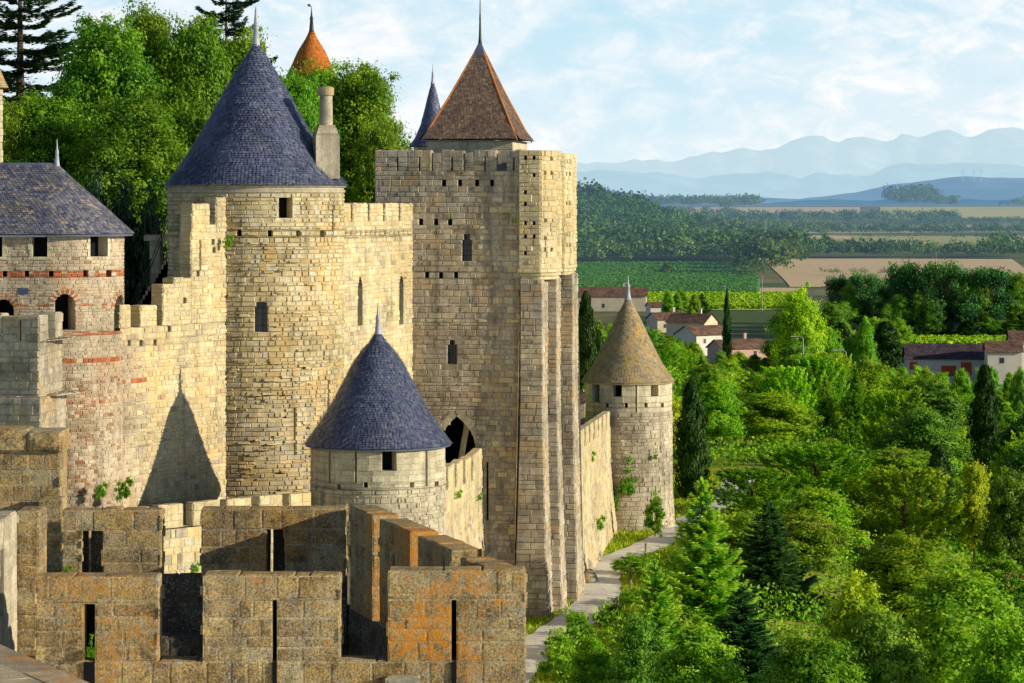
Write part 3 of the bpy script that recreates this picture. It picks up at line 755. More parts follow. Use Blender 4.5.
bh = [(px(x, DB)-bc[0]-.10, px(x, DB)-bc[0]+.10, zhole-.13, zhole+.13) for x in (7, 29, 53)]+[cu(x, 270, 277, 4.5, bc, BR, BD) for x in (85, 105.5)]
def bandf(u, v, rg):
    y = HY-v*F/DB
    if 270.6 < y < 276.6: return 1 if rg.random() < .93 else 0
    for yc, th_, pr, umin in ((305, 1.2, .6, -9), (333.5, 2.2, .92, .2), (360.5, 2.6, .97, -9)):
        if abs(y-yc) < th_ and u > umin: return 1 if rg.random() < pr else 0
    if y > 372: return 2 if rg.random() < (.75 if u < 2.2 else .2)*(1 if y < 440 else .7) else 0
    return 2 if rg.random() < .04 else 0
zeave = pz(234, BD)
m = MB(); skin(m, bm, (-XW, math.pi*BR*.75), (-18, zeave), .15, .27, .03, .025, arches+loft+bh, 151, 0, 1, bandf, vary=.4, breaks=[pz(y, DB) for y in (270.6, 276.6, 303.8, 306.2, 331.3, 335.7, 358, 363)])
m.build('wall', ['roman', 'brick', 'brickstone'], t_)
for h in arches:
    w = MB(); recess(w, bm, h, 1.1, 0, 1)
    uc, hw = (h[0]+h[1])/2, (h[1]-h[0])/2; vc = h[3]-hw
    nb = 17
    for i in range(nb):
        a0_, a1_ = math.pi*i/nb+.02, math.pi*(i+1)/nb-.02
        q = [(uc+hw*math.cos(a0_), vc+hw*math.sin(a0_)), (uc+(hw+.24)*math.cos(a0_), vc+(hw+.24)*math.sin(a0_)), (uc+(hw+.24)*math.cos(a1_), vc+(hw+.24)*math.sin(a1_)), (uc+hw*math.cos(a1_), vc+hw*math.sin(a1_))]
        w.poly([bm(*p, .035) for p in q], 2 if i % 2 else 3, (random.random(), 0, .5))
        w.poly([bm(*q[0], .035), bm(*q[3], .035), bm(*q[3], -.3), bm(*q[0], -.3)], 3, (.6, 0, .5))
    w.build('arched_opening', ['roman', 'void', 'brick', 'roman'], t_)
for h in loft: window('window', t_, bm, h, .5, 'void', 'roman', ('turret', .13))
for h in bh: window('putlog_hole', t_, bm, h, .3, 'void', 'brick')
w = MB(); p0 = px(21, DB)-bc[0]; w.poly([bm(p0, pz(294, DB), .05), bm(p0+.42, pz(294, DB), .05), bm(p0+.42, pz(288, DB), .05), bm(p0, pz(288, DB), .05)]); w.poly([bm(p0, pz(288, DB), .0), bm(p0, pz(288, DB), .05), bm(p0+.42, pz(288, DB), .05), bm(p0+.42, pz(288, DB), .0)])
w.build('wall_plaque', ['plaque'], t_)
k = BD/F; zr = pz(166, BD)
prof = [(.05, zr+.05), (14*k, pz(177, BD)), (33*k, pz(194, BD)), (54*k, pz(212.5, BD)), (77*k, pz(233.5, BD))]
m = MB(); cone_tiles(m, (*bc, 0), prof, .18, .14, 152, a0=0, a1=math.pi)
ER = 77*k
profile_slope(m, bc[0]-XW-1, bc[0]+.05, BD, prof, .18, .14, 153)
slope_tiles(m, (bc[0], BD+ER, pz(233.5, BD)), (bc[0]-XW-1, BD+ER, pz(233.5, BD)), (bc[0]-XW-1, BD, zr+.05), (bc[0], BD, zr+.05), .3, .3, 154)
m.tube([(bc[0]-XW-1, BD, zr+.07), (bc[0], BD, zr+.07)], .07, 6, 1)
m.revolve([(ER-.05, pz(233.5, BD)-.02), (ER-.08, pz(233.5, BD)-.1), (BR-.1, pz(233.5, BD)-.1)], (*bc, 0), 40, 1, a0=-math.pi/2, a1=math.pi/2)
m.box((bc[0]-XW/2-.5, BD-ER+.2, pz(233.5, BD)-.07), (XW+1, .3, .09), 0, 1)
ro = m.build('roof', ['slate_old', 'slate'], t_)
finial(ro, bc[0], BD, zr-.1, pz(139, BD), .15, 'lead', True, .3)

# ---- wall block with battlements in front of it
D = 114.0; b0 = (px(39, D), D); b1 = (px(62, 118.4), 118.4)
bl_ = (b0[0]-7.5, D+2.2); bl2 = (bl_[0], D+9); b2 = (b1[0]-1.6, 119)
g_ = thing('bastion_wall', (b0[0]-2, D+2, -18), 'shaded corner bastion with a lit right side in front of the brick-banded tower', 'wall')
m = MB(); ztp = pz(341, 115)
prism(m, [bl_, b0, b1, bl2], -18, ztp, edges=(0, 1), ch=.3, sl=.5, relief=.04, g=.035, seed=161, matf=lambda u, v, rg: 1 if rg.random() < .3 else 0)
# battered plinth
prism(m, [(bl_[0], bl_[1]-.35), (b0[0]+.12, D-.35), (b1[0]+.15, b1[1]), (b0[0]-2, D+4)], -18, pz(398, 114), edges=(0, 1), ch=.3, sl=.5, relief=.04, g=.03, seed=162)
m.build('wall', ['keep', 'rubble'], g_)
fv = (Vector(b0)-Vector(bl_)).normalized(); nv = Vector((-fv.y, fv.x))
def bpt(s, t): p = Vector(b0)-fv*s+nv*t; return (p.x, p.y)
for s0, s1 in ((0, 1.5), (1.55, 3.0)):
    m = MB(); f4 = [bpt(s1, 0), bpt(s0, 0), bpt(s0, .6), bpt(s1, .6)]
    mp_ = prism(m, f4, ztp, pz(316.5-(s0 > 0)*2, D), ch=.28, sl=.5, relief=.035, seed=int(s0*10)+163, holes={0: [(.7, .76, ztp-.2+.2, pz(320, D))]})
    recess(m, mp_[0][0], (.7, .76, ztp, pz(320, D)), .3, 0, 1)
    m.build('merlon', ['keep', 'void'], g_)
dv = (Vector(b1)-Vector(b0)); Ls = dv.length
for a, b in ((.0, .38), (.72, 1.0)):
    f_ = wall_foot(b0, b1, max(a*Ls, .02), b*Ls, .55)
    if a == 0: f_ = wall_foot(b0, b1, .62, b*Ls, .55)
    m = MB(); prism(m, f_, ztp, pz(314.5, 116), ch=.28, sl=.45, relief=.035, seed=int(a*10)+171); m.build('merlon', ['rubble'], g_)

# ---- outer curtain, left stretch: dips down between the foreground bastion and the gate turret
def curtain(label, p0, p1, zt0, zt1, zb_, mpairs, md, mh, mat='gold2', t=.45, seed=200, batter=None, ch=.24, sl=.42, steps_=None):
    p0, p1 = Vector(p0), Vector(p1); L = (p1-p0).length
    g = thing('curtain_wall', (*((p0+p1)/2), zb_), label, 'wall')
    mp, _ = plane_map(p0, p1, batter); m = MB()
    zw = min(zt0, zt1)-.02
    slope = lambda u: zt0+(zt1-zt0)*u/L
    skin(m, mp, (0, L), (zb_, zw), ch, sl, .035, .03, (), seed, 0, 1, lambda u, v, rg: 1 if rg.random() < .15 else 0)
    def bw(u, v): return mp(u, zw+(slope(u)-zw)*v, 0)
    if abs(zt1-zt0) > .05:
        mps = lambda u, v, o: mp(u, zw+(slope(u)-zw)*v, o)
        skin(m, mps, (0, L), (0, 1), .5, sl, .03, .03, (), seed+1, 0)
    a, b, c, d = wall_foot(p0, p1, 0, L, t+.5)
    a2, b2, c2, d2 = wall_foot(p0, p1, 0, L, t)
    m.poly([(*a2, zt0), (*b2, zt1), (*c2, zt1), (*d2, zt0)], 0); m.poly([(*d2, zt0), (*c2, zt1), (*c2, zb_), (*d2, zb_)], 0)
    m.poly([(*d2, zt0-1.3), (*c2, zt1-1.3), (*c, zt1-1.3), (*d, zt0-1.3)], 0)
    m.poly([mp(L, zb_, 0), mp(L, zb_, -t-.5), mp(L, zt1, -t-.5), mp(L, zt1, 0)], 0); m.poly([mp(0, zb_, 0), mp(0, zt0, 0), mp(0, zt0, -t-.5), mp(0, zb_, -t-.5)], 0)
    m.build('wall', [mat, 'rubble'], g)
    for i, (u0, u1) in enumerate(mpairs):
        mm = MB(); zz = slope((u0+u1)/2); ex = steps_[i] if steps_ else 0
        prism(mm, wall_foot(p0, p1, u0, u1, t), min(slope(u0), slope(u1))-.01, zz+mh+ex, ch=ch, sl=sl, relief=.03, g=.03, seed=seed+10+i)
        mm.build('merlon', [mat], g)
    return g, mp, L
def us_on(p0, p1, x):
    p0, p1 = Vector(p0), Vector(p1); d = (p1-p0).normalized(); k = (x-512)/F; return (k*p0.y-p0.x)/(d.x-k*d.y)
q0, q1 = P2(140, 122.6), P2(344, 131.2)
xs = [140, 150, 158.5, 183, 193, 218, 227, 251, 259.5, 282, 290, 311, 319, 342]
uu = [us_on(q0, q1, x) for x in xs]
curtain('low sunlit outer wall with shallow merlons running left of the small conical turret', q0, q1, -13.4, -13.45, -21, list(zip(uu[::2], uu[1::2])), 0, .92, seed=210, sl=.5, ch=.3)
# ---- small conical turret in the middle
GD = 132.0; gc = (px(378, GD), GD); GR = 67*GD/F
t_ = thing('conical_turret', (*gc, -22), 'small round turret with a pointed blue slate cone in the centre, before the square tower', 'tower')
gm = cyl_map(gc, GR)
gw = cu(389.5, 446, 471, 14, gc, GR, GD)
gs = [cu(x, y0, y1, 1.8, gc, GR, GD) for x, y0, y1 in ((329, 451, 483), (356, 451, 483), (426, 451, 486))]
gh = [cu(x, y-2.6, y+2.6, 4, gc, GR, GD) for x, y in ((338.5, 487), (366, 485), (412, 485), (436, 484))]
zme = pz(487.5, GD-2)
m = MB(); skin(m, gm, (-math.pi*GR*.8, math.pi*GR*.8), (-22, zme), .2, .33, .04, .035, gh, 221, 1)
skin(m, gm, (-math.pi*GR*.8, math.pi*GR*.8), (zme, pz(444, GD)), .3, .62, .014, .018, [gw]+gs+gh, 222, 0, vary=.25)
m.build('wall', ['turret', 'rubble'], t_)
window('window', t_, gm, gw, .7, 'void', 'turret')
for h in gs: window('arrow_slit', t_, gm, h, .3, 'void', 'turret')
for h in gh: window('putlog_hole', t_, gm, h, .3, 'void', 'turret')
k = GD/F
prof = [(.12, pz(333, GD)), (7.5*k, pz(341, GD)), (16*k, pz(350, GD)), (25.5*k, pz(364, GD)), (34*k, pz(381, GD)), (43.5*k, pz(399, GD)), (52*k, pz(413, GD)), (61*k, pz(427, GD)), (73.5*k, pz(444, GD))]
m = MB(); cone_tiles(m, (*gc, 0), prof, .15, .115, 223, lift=.045)
m.revolve([(73*k, pz(444.2, GD)), (72.6*k, pz(445.5, GD)), (GR-.05, pz(445.5, GD))], (*gc, 0), 48, 0)
ro = m.build('roof', ['slate'], t_); finial(ro, gc[0], gc[1], pz(337, GD), pz(303, GD), .2, 'lead', True, .3)
# ---- outer curtain between that turret and the square tower
q0, q1 = (px(441, 134)-.0, 133.6), sq(squ(482), 0)
q1 = (q1[0], q1[1]-.05)
xs = [441, 445.6, 448.8, 454.2, 457.2, 462.6, 465.6, 470.6, 473.4, 481.8]
uu = [us_on(q0, q1, x) for x in xs]
bt = lambda v: .55*max(0, (-15.5-v)/6.0)**1.6 if v < -15.5 else 0.0
curtain('short bright battlemented wall linking the blue conical turret to the pointed archway', q0, q1, -12.9, -14.1, -22, list(zip(uu[::2], [min(u, (Vector(q1)-Vector(q0)).length) for u in uu[1::2]])), 0, 1.05, seed=230, batter=bt, sl=.6, ch=.28, steps_=[0, 0, .05, .1, .3])
# ---- far outer curtain
q0, q1 = (px(571, 162), 162.5), P2(611, 195)
Lq = (Vector(q1)-Vector(q0)).length; n = 9; pr = [(Lq*i/n, Lq*(i+.6)/n) for i in range(n)]
bt2 = lambda v: .5*max(0, (-16-v)/5.5)**1.5 if v < -16 else 0.0
curtain('pale battlemented wall running from the square tower back to the tan conical turret', q0, q1, -13.75, -14.5, -22, pr, 0, 1.0, mat='gold2', seed=240, batter=bt2, sl=.7, ch=.3)
# ---- far turret with the tan roof
FD = 197.0; fc = (px(628, FD), FD); FR = 44*FD/F
t_ = thing('tan_roofed_turret', (*fc, -22), 'far round turret with a tan lichened cone roof at the right end of the walls', 'tower')
fmp = cyl_map(fc, FR, lambda v: .25*max(0, (-18.2-v)/3.5)**1.5 if v < -18.2 else 0.0)
ww = [cu(x, 382.5, 396.5, w, fc, FR, FD) for x, w in ((617, 9), (655, 7.5))]+[cu(596, 383, 402, 7, fc, FR, FD)]
fs = [cu(636, 384, 440, 1.5, fc, FR, FD), cu(655, 424, 446, 1.3, fc, FR, FD)]
fh = [cu(x, 403, 407.5, 3, fc, FR, FD) for x in (607, 626, 646, 663)]
zme = pz(412, FD-2)
m = MB(); skin(m, fmp, (-math.pi*FR*.8, math.pi*FR*.8), (-22, zme), .26, .45, .05, .04, [], 251, 1)
skin(m, fmp, (-math.pi*FR*.8, math.pi*FR*.8), (zme, pz(381, FD)), .34, .7, .012, .02, ww+fs[:1]+fh, 252, 0, vary=.25)
m.build('wall', ['turret', 'rubble'], t_)
for h in ww: window('window', t_, fmp, h, .6, 'void', 'turret')
for h in fs: window('arrow_slit', t_, fmp, h, .3, 'void', 'turret')
for h in fh: window('putlog_hole', t_, fmp, h, .3, 'void', 'turret')
k = FD/F
prof = [(.1, pz(297, FD)), (4.5*k, pz(304, FD)), (10*k, pz(314, FD)), (15.5*k, pz(325, FD)), (21*k, pz(337, FD)), (27.5*k, pz(350, FD)), (34*k, pz(363, FD)), (46.5*k, pz(380.5, FD))]
m = MB(); cone_tiles(m, (*fc, 0), prof, .2, .15, 253)
m.revolve([(46.4*k, pz(380.8, FD)), (46*k, pz(382.5, FD)), (FR-.05, pz(382.5, FD))], (*fc, 0), 40, 0)
ro = m.build('roof', ['tile_li'], t_); finial(ro, fc[0], fc[1], pz(300, FD), pz(275, FD), .24, 'lead', True, .3)
# low building left of it
D = 190; g_ = thing('guard_lodge', (px(574, D), D+2, -18), 'low stone lodge with a tiled top squeezed between the square tower and the tan-roofed turret', 'building')
m = MB(); x0, x1 = px(560, D), px(585, D)
prism(m, [(x0, D), (x1, D), (x1, D+4), (x0, D+4)], -18, pz(403, D), edges=(0, 1), ch=.3, sl=.5, seed=261, holes={0: [(1.0, 1.2, pz(420, D), pz(411, D))]}); m.build('wall', ['keep'], g_)
m = MB(); slope_tiles(m, (x0-.2, D-.2, pz(403, D)), (x1+.1, D-.2, pz(403, D)), (x1+.1, D+4.2, pz(396, D)), (x0-.2, D+4.2, pz(396, D)), .25, .3, 262); m.build('roof', ['tile_br'], g_)

# ---- orange spire far behind the trees, and the sliver of a turret at the left edge
D = 260; k = D/F; cx = px(311.5, D)
t_ = thing('orange_spire_tower', (cx, D, -9), 'distant round tower with an orange clay cone roof rising above the treetops', 'tower')
m = MB(); skin(m, cyl_map((cx, D), 2.1), (-6.6, 6.6), (-9, pz(92, D)), .4, .7, .03, .03, seed=271); m.build('wall', ['rubble'], t_)
m = MB(); cone_tiles(m, (cx, D, 0), [(.1, pz(29, D)), (6.5*k, pz(40, D)), (14*k, pz(52, D)), (20*k, pz(66, D)), (28*k, pz(84, D))], .22, .2, 272)
ro = m.build('roof', ['tile_or'], t_); finial(ro, cx, D, pz(34, D), pz(6, D), .28, 'iron', True, .25)
m = MB(); m.tube([(cx, D, pz(6.5, D)), (cx-.22, D, pz(6.5, D)), (cx-.3, D, pz(5, D))], .035, 5); m.box((cx-.22, D, pz(5, D)), (.26, .04, .16)); m.build('weathervane', ['iron'], ro)
D = 158; cx = px(-14, D); k = D/F
t_ = thing('edge_turret', (cx, D, -9), 'sliver of a pale turret with a yellowish tiled eave at the upper left edge', 'tower')
m = MB(); skin(m, cyl_map((cx, D), 16.5*k), (-16.5*k*2.9, 16.5*k*2.9), (-9, pz(88, D)), .3, .5, .02, .03, seed=281); m.build('wall', ['turret'], t_)
m = MB(); cone_tiles(m, (cx, D, 0), [(.05, pz(38, D)), (12*k, pz(66, D)), (22*k, pz(88, D))], .2, .16, 282); m.build('roof', ['tile_li'], t_)

# ================================================================== FOREGROUND BASTION
ZT = -(575-HY)*46/F
g_ = thing('foreground_bastion', (-3.5, 50, -12), 'roofless crenellated bastion of lichen-stained stone nearest the viewer, with four parapet sides', 'bastion')
FP = dict(ch=.31, sl=.62, relief=.022, g=.03, sub=4)
def X46(x): return px(x, 46.0)
zg = pz(662, 46)      # crenel sills
TH = .5
def fblock(name, foot, z0, z1, seed, mats=('fore',), holes=None, edges=None, sub=4, ch=.25, sl=.44, top=True, matf=None, parent=None, through=None):
    m = MB(); mp = prism(m, foot, z0, z1, edges, ch, sl, .011, .02, holes, seed, 0, sub, None, top, matf=matf, breaks=(z1-.36,))
    for e, l in (holes or {}).items():
        for h in l: recess(m, mp[e][0], h, .30, 0, len(mats)-1)
    return m.build(name, list(mats), parent or g_)
xL, xR = X46(35), X46(525.5)
yb = 46.0
fblock('wall', [(xL-3, yb), (xR, yb), (xR-.12, yb+TH), (xL-3, yb+TH)], -12, zg, 301, edges=(0, 1, 2))
near = [(35, 158, 577, 'fore', (84, 95)), (203, 340, 576, 'fore', (272.5, 277)), (388, 525.5, 571, 'fore_or', (451.5, 456.5))]
for i, (a, b, y, mt, sl_) in enumerate(near):
    x0, x1 = X46(a), X46(b); hs = [(X46(sl_[0])-x0, X46(sl_[1])-x0, zg, pz(604 if i == 0 else 600, yb))]
    fblock('merlon', [(x0, yb), (x1, yb), (x1, yb+TH), (x0, yb+TH)], zg+.002, pz(y, yb), 310+i, (mt, 'void'), {0: hs})
# continue the slits down the wall face below as dark cuts
for a, b in ((84, 95), (272.5, 277), (451.5, 456.5)):
    m = MB(); m.box(((X46(a)+X46(b))/2, yb+.04, zg-.55), (X46(b)-X46(a), .16, 1.1)); m.build('arrow_slit', ['void'], g_)
# a low pale stone left on the wall at the second crenel
m = MB(); rg = random.Random(3)
mp_, L_ = plane_map((X46(386), yb-.22), (X46(421), yb-.22)); skin(m, mp_, (0, L_), (pz(700, yb), pz(676, yb)), .4, .6, .03, .03, (), 7, 0, 4)
mt_, _ = top_map((X46(386), yb-.22), (X46(421), yb-.22), .22, pz(676, yb)); skin(m, mt_, (0, L_), (0, .22), .22, .6, .02, .03, (), 8, 0, 4)
m.build('ledge_stone', ['rubble'], g_)
# far side
yf = 56.0
XF = lambda x: px(x, yf)
zf_ = pz(640, yf-1)       # inner floor
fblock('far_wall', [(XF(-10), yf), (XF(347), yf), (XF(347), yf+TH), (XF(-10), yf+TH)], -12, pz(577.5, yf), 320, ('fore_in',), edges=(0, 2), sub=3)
def niche_merlon(a, b, y, na, nb, sa, sb, seed, mt='fore'):
    z0, z1 = pz(577.5, yf)+.002, pz(y, yf)
    zn = z1-.38
    x = [XF(v) for v in (a, na, nb, b)]
    m = MB()
    for x0, x1, q0_, q1_ in ((x[0], x[1], z0, zn), (x[2], x[3], z0, zn), (x[0], x[3], zn+.002, z1)):
        prism(m, [(x0, yf), (x1, yf), (x1, yf+TH), (x0, yf+TH)], q0_, q1_, None, .27, .48, .011, .02, None, seed, 0, 3); seed += 1
    for x0, x1 in ((x[1], XF(sa)), (XF(sb), x[2])):
        prism(m, [(x0-.01, yf+TH-.12), (x1, yf+TH-.12), (x1, yf+TH-.003), (x0-.01, yf+TH-.003)], z0, zn, None, .4, .5, .01, .02, None, seed, 1, 1); seed += 1
    return m.build('merlon', [mt, 'fore_in'], g_)
niche_merlon(62, 160.5, 510.5, 81, 103, 85, 89, 330); niche_merlon(201.5, 345, 509, 266, 285, 268.5, 272.5, 340)
# floor and bench
m = MB()
mp_f = [(xL, yb+TH), (xR-.2, yb+TH), (XF(343), yf), (XF(20), yf)]
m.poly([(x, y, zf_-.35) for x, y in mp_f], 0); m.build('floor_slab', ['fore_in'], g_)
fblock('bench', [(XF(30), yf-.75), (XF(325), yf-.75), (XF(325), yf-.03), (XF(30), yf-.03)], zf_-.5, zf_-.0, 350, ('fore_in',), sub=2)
# right side: stepped merlons; face seen is the inner one
Q1, Q0 = (xR-.02, yb+TH), (XF(345)+.45, yf+TH)      # outer line
wallv = (Vector(Q0)-Vector(Q1)); LR = wallv.length
rmap = lambda s0, s1: wall_foot(Q1, Q0, s0, s1, TH)
zr_g = pz(560, 50)-1.6
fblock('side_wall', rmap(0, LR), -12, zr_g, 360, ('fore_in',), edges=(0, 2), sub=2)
segs = [(0.0, 1.95), (2.5, 4.75), (5.3, 7.55), (8.1, LR-.5)]
for i, (s0, s1) in enumerate(segs):
    hs = {2: [(1.0, 1.13, zr_g+.6, ZT-.45)]} if i == 2 else ({2: [(1.1, 1.35, zr_g+.95, zr_g+1.25)]} if i == 1 else {})
    fblock('merlon', rmap(max(s0, .02), s1), zr_g+.002, ZT+(.05 if i else .0), 370+i, ('fore_or' if i < 4 else 'fore', 'void'), hs, sub=3)
# left: higher wall ends
g2 = thing('foreground_parapet', (-8.8, 52, -12), 'dark weathered parapet end with a rounded coping at the left edge, above the bastion', 'wall')
yA = 57.5
fblock('wall', [(px(-60, yA), yA), (px(60, yA), yA), (px(60, yA), yA+.9), (px(-60, yA), yA+.9)], -12, pz(452, yA), 380, ('fore',), edges=(0, 1), sub=4, parent=g2)
m = MB()
mpA, LA = plane_map((px(-60, yA), yA-.05), (px(62.5, yA), yA-.05))
skin(m, lambda u, v, o: (mpA(u, v, o)[0], mpA(u, v, o)[1], mpA(u, v, o)[2]), (0, LA), (pz(452, yA)+.002, pz(431, yA)), .4, .8, .07, .03, (), 381, 0, 5)
mtA, _ = top_map((px(-60, yA), yA-.05), (px(62.5, yA), yA-.05), .95, pz(431, yA)); skin(m, mtA, (0, LA), (0, .95), .9, .8, .04, .03, (), 382, 0, 4)
mpE, _ = plane_map((px(62.5, yA), yA-.05), (px(62.5, yA), yA+.9)); skin(m, mpE, (0, .95), (pz(452, yA)+.002, pz(431, yA)), .4, .9, .02, .03, (), 383, 0, 3)
m.build('coping', ['fore'], g2)
fblock('pier', [(px(39, 56.8), 56.8), (px(61.5, 56.8), 56.8), (px(61.5, 57.4), 57.4), (px(39, 57.4), 57.4)], -12, pz(500, 56.8), 384, ('fore',), edges=(0, 1), sub=3, parent=g2)
yB = 48.2
fblock('pier', [(px(16, yB), yB), (px(39, yB), yB), (px(39, yB), yB+.8), (px(16, yB), yB+.8)], -12, pz(512.5, yB), 385, ('fore',), sub=4, parent=g2)
xB = px(17, 48.1)
z_ = pz(512, 48.1)
fblock('side_parapet', [(xB-.7, 44.6), (xB, 44.6), (xB, 48.1), (xB-.7, 48.1)], -12, z_, 386, ('rubble', 'void'), {1: [(1.9, 2.25, pz(613, 47), pz(547, 47))]}, edges=(0, 1), sub=3, parent=g2)
g3 = thing('foreground_ledge', (-6.6, 41, -12), 'orange-lichened sloping wall top cutting across the lower left corner', 'wall')
pc = [(px(-3, 43.6), 43.6), (-8.8, 41.0), (-8.2, 38.6), (px(92, 39.9), 39.9)]
zcap = pz(645, 43.4)
m = MB(); m_p, Lp = plane_map(pc[3], pc[0])
w_ = 1.3
mtc, _ = top_map(pc[3], pc[0], w_, zcap); skin(m, mtc, (-.4, Lp+.6), (0, w_), .65, 1.2, .02, .02, (), 391, 0, 5)
mb_f, _ = plane_map(pc[3], pc[0]); skin(m, mb_f, (-.4, Lp+.6), (-12, zcap), .35, .8, .02, .03, (), 392, 0, 2)
m.build('wall', ['ledge'], g3)

# ================================================================== GROUND
def sm(a, b, x):
    t = np.clip((x-a)/(b-a), 0, 1); return t*t*(3-2*t)
def vn(x, y, s=1.0):   # cheap smooth pseudo noise
    return (np.sin(x*.131*s+1.3)*np.cos(y*.117*s-.7)+.5*np.sin(x*.31*s+y*.23*s+2.1)+.25*np.cos(x*.71*s-y*.63*s))/1.75
def path_x(D):   # centre line of the path
    return np.interp(D, [120, 137, 145.5, 149, 155.5, 160, 165.3, 170, 174, 179, 183.5, 190.7, 199.7, 215, 240], [-2.2, .2, 1.7, 2.5, 4.0, 4.55, 4.8, 4.9, 5.2, 6.4, 8.0, 10.1, 12, 15.4, 19])
def ground(X, D):
    X = np.asarray(X, float); D = np.asarray(D, float)
    e = X-path_x(D)-2.2
    side = -14.5*sm(0, 62, e)-.8*sm(0, 3, e)
    dist = -9*sm(225, 600, D)*sm(-10, 60, X+.03*D)
    z = -21.2+side+dist
    plain = -42.0
    w = sm(420, 800, D)
    z = z*(1-w)+plain*w
    z = z+sm(3900, 7500, D)*31+sm(7500, 16000, D)*6+vn(X*.02, D*.02)*1.6*sm(600, 1500, D)
    z = z+37*np.exp(-((X-70)/np.where(X < 70, 220, 85))**2-((D-3350)/480)**2)+13*np.exp(-((X-190)/80)**2-((D-3300)/400)**2)
    z = z+vn(X, D)*.25*sm(3, 12, np.abs(e))*(1-w)
    # inner town terrace behind the walls
    z = z+12.2*sm(160, 170, D)*sm(-7.5, -10.5, X-(-.0)*D)*(1-sm(360, 420, D))
    return z
Ds = np.concatenate([np.linspace(25, 260, 190), np.geomspace(262, 60000, 210)])
tx = np.concatenate([np.linspace(-1.6, -.24, 30)[:-1], np.linspace(-.24, .24, 230), np.linspace(.24, 1.6, 30)[1:]])
DD, TT = np.meshgrid(Ds, tx, indexing='ij'); XX = DD*TT; ZZ = ground(XX, DD)
def np_mesh(name, V, Fq, mat, parent=None, tint=None, smooth=False, mats=None):
    me = bpy.data.meshes.new(name); n = len(V); m = len(Fq); k = Fq.shape[1]
    me.vertices.add(n); me.vertices.foreach_set('co', np.asarray(V, np.float32).ravel())
    me.loops.add(m*k); me.loops.foreach_set('vertex_index', np.asarray(Fq, np.int32).ravel())
    me.polygons.add(m); me.polygons.foreach_set('loop_start', np.arange(0, m*k, k, dtype=np.int32)); me.polygons.foreach_set('loop_total', np.full(m, k, np.int32))
    if tint is not None:
        at = me.attributes.new('tint', 'FLOAT_COLOR', 'FACE'); a = np.ones((m, 4), np.float32); a[:, 0] = tint; a[:, 1] = 0; a[:, 2] = np.random.RandomState(1).rand(m); at.data.foreach_set('color', a.ravel())
    me.materials.append(M[mat]); me.update(calc_edges=True)
    if smooth: me.polygons.foreach_set('use_smooth', [True]*m)
    if parent == 'data': return me
    o = bpy.data.objects.new(name, me); C.objects.link(o)
    if parent: o.parent = parent
    return o
def gridfaces(a, b):
    i = np.arange(a-1)[:, None]*b+np.arange(b-1)[None]; return np.stack([i, i+1, i+b+1, i+b], -1).reshape(-1, 4)
# ground material: bright grass near the path, undergrowth, hazy field patchwork farther out
m, t, out = newmat('grassy_ground')
co = t.objco()
n1 = t.noise(co, .25, 5, .6); n2 = t.noise(co, 6, 4, .7)
near = t.ramp(n1, [(.3, (.2, .32, .03)), (.5, (.36, .44, .04)), (.62, (.60, .48, .16)), (.75, (.3, .40, .04))])
near = t.mix(1.0, near, t.ramp(n2, [(.3, .6), (.7, 1.2)]), 'MULTIPLY')
nf = t.noise(t.scale(co, (.004, .0012, 1)), 1.0, 3, .5)
far = t.ramp(nf, [(.3, (.06, .11, .025)), (.42, (.16, .18, .05)), (.5, (.09, .14, .03)), (.58, (.38, .29, .13)), (.7, (.12, .15, .04))])
sx = t.new('ShaderNodeSeparateXYZ'); t.link(co, sx.inputs[0])
mask = t.math('MULTIPLY', t.math('SUBTRACT', sx.outputs[1], 500.0), 1/200.0, True)
col = t.mix(mask, near, far)
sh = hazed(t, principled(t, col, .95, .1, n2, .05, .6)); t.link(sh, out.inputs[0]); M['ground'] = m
g = np_mesh('ground', np.stack([XX, DD, ZZ], -1).reshape(-1, 3), gridfaces(*DD.shape), 'ground', smooth=True); g['kind'] = 'structure'

# path
m, t, out = newmat('gravel_path'); co = t.objco()
n1 = t.noise(co, .5, 5, .6); n2 = t.noise(co, 12, 4, .75)
col = t.ramp(n1, [(.3, (.74, .71, .66)), (.6, (.92, .89, .84)), (.75, (.80, .76, .70))])
col = t.mix(1.0, col, t.ramp(n2, [(.3, .7), (.7, 1.15)]), 'MULTIPLY')
t.link(principled(t, col, .95, .1, n2, .03, .7), out.inputs[0]); M['path'] = m
dd = np.linspace(128, 232, 140); cxs = path_x(dd); ww_ = np.array([-1.2, -.8, 0, .8, 1.2])
V = []
for i, d in enumerate(dd):
    for w in ww_:
        x = cxs[i]+w*(1+.06*math.sin(d*1.7+w)); V.append((x, d, float(ground(x, d))+.05+.06*(1-abs(w)/1.35)))
o = np_mesh('path', np.array(V), gridfaces(140, 5), 'path', smooth=True); o['kind'] = 'structure'

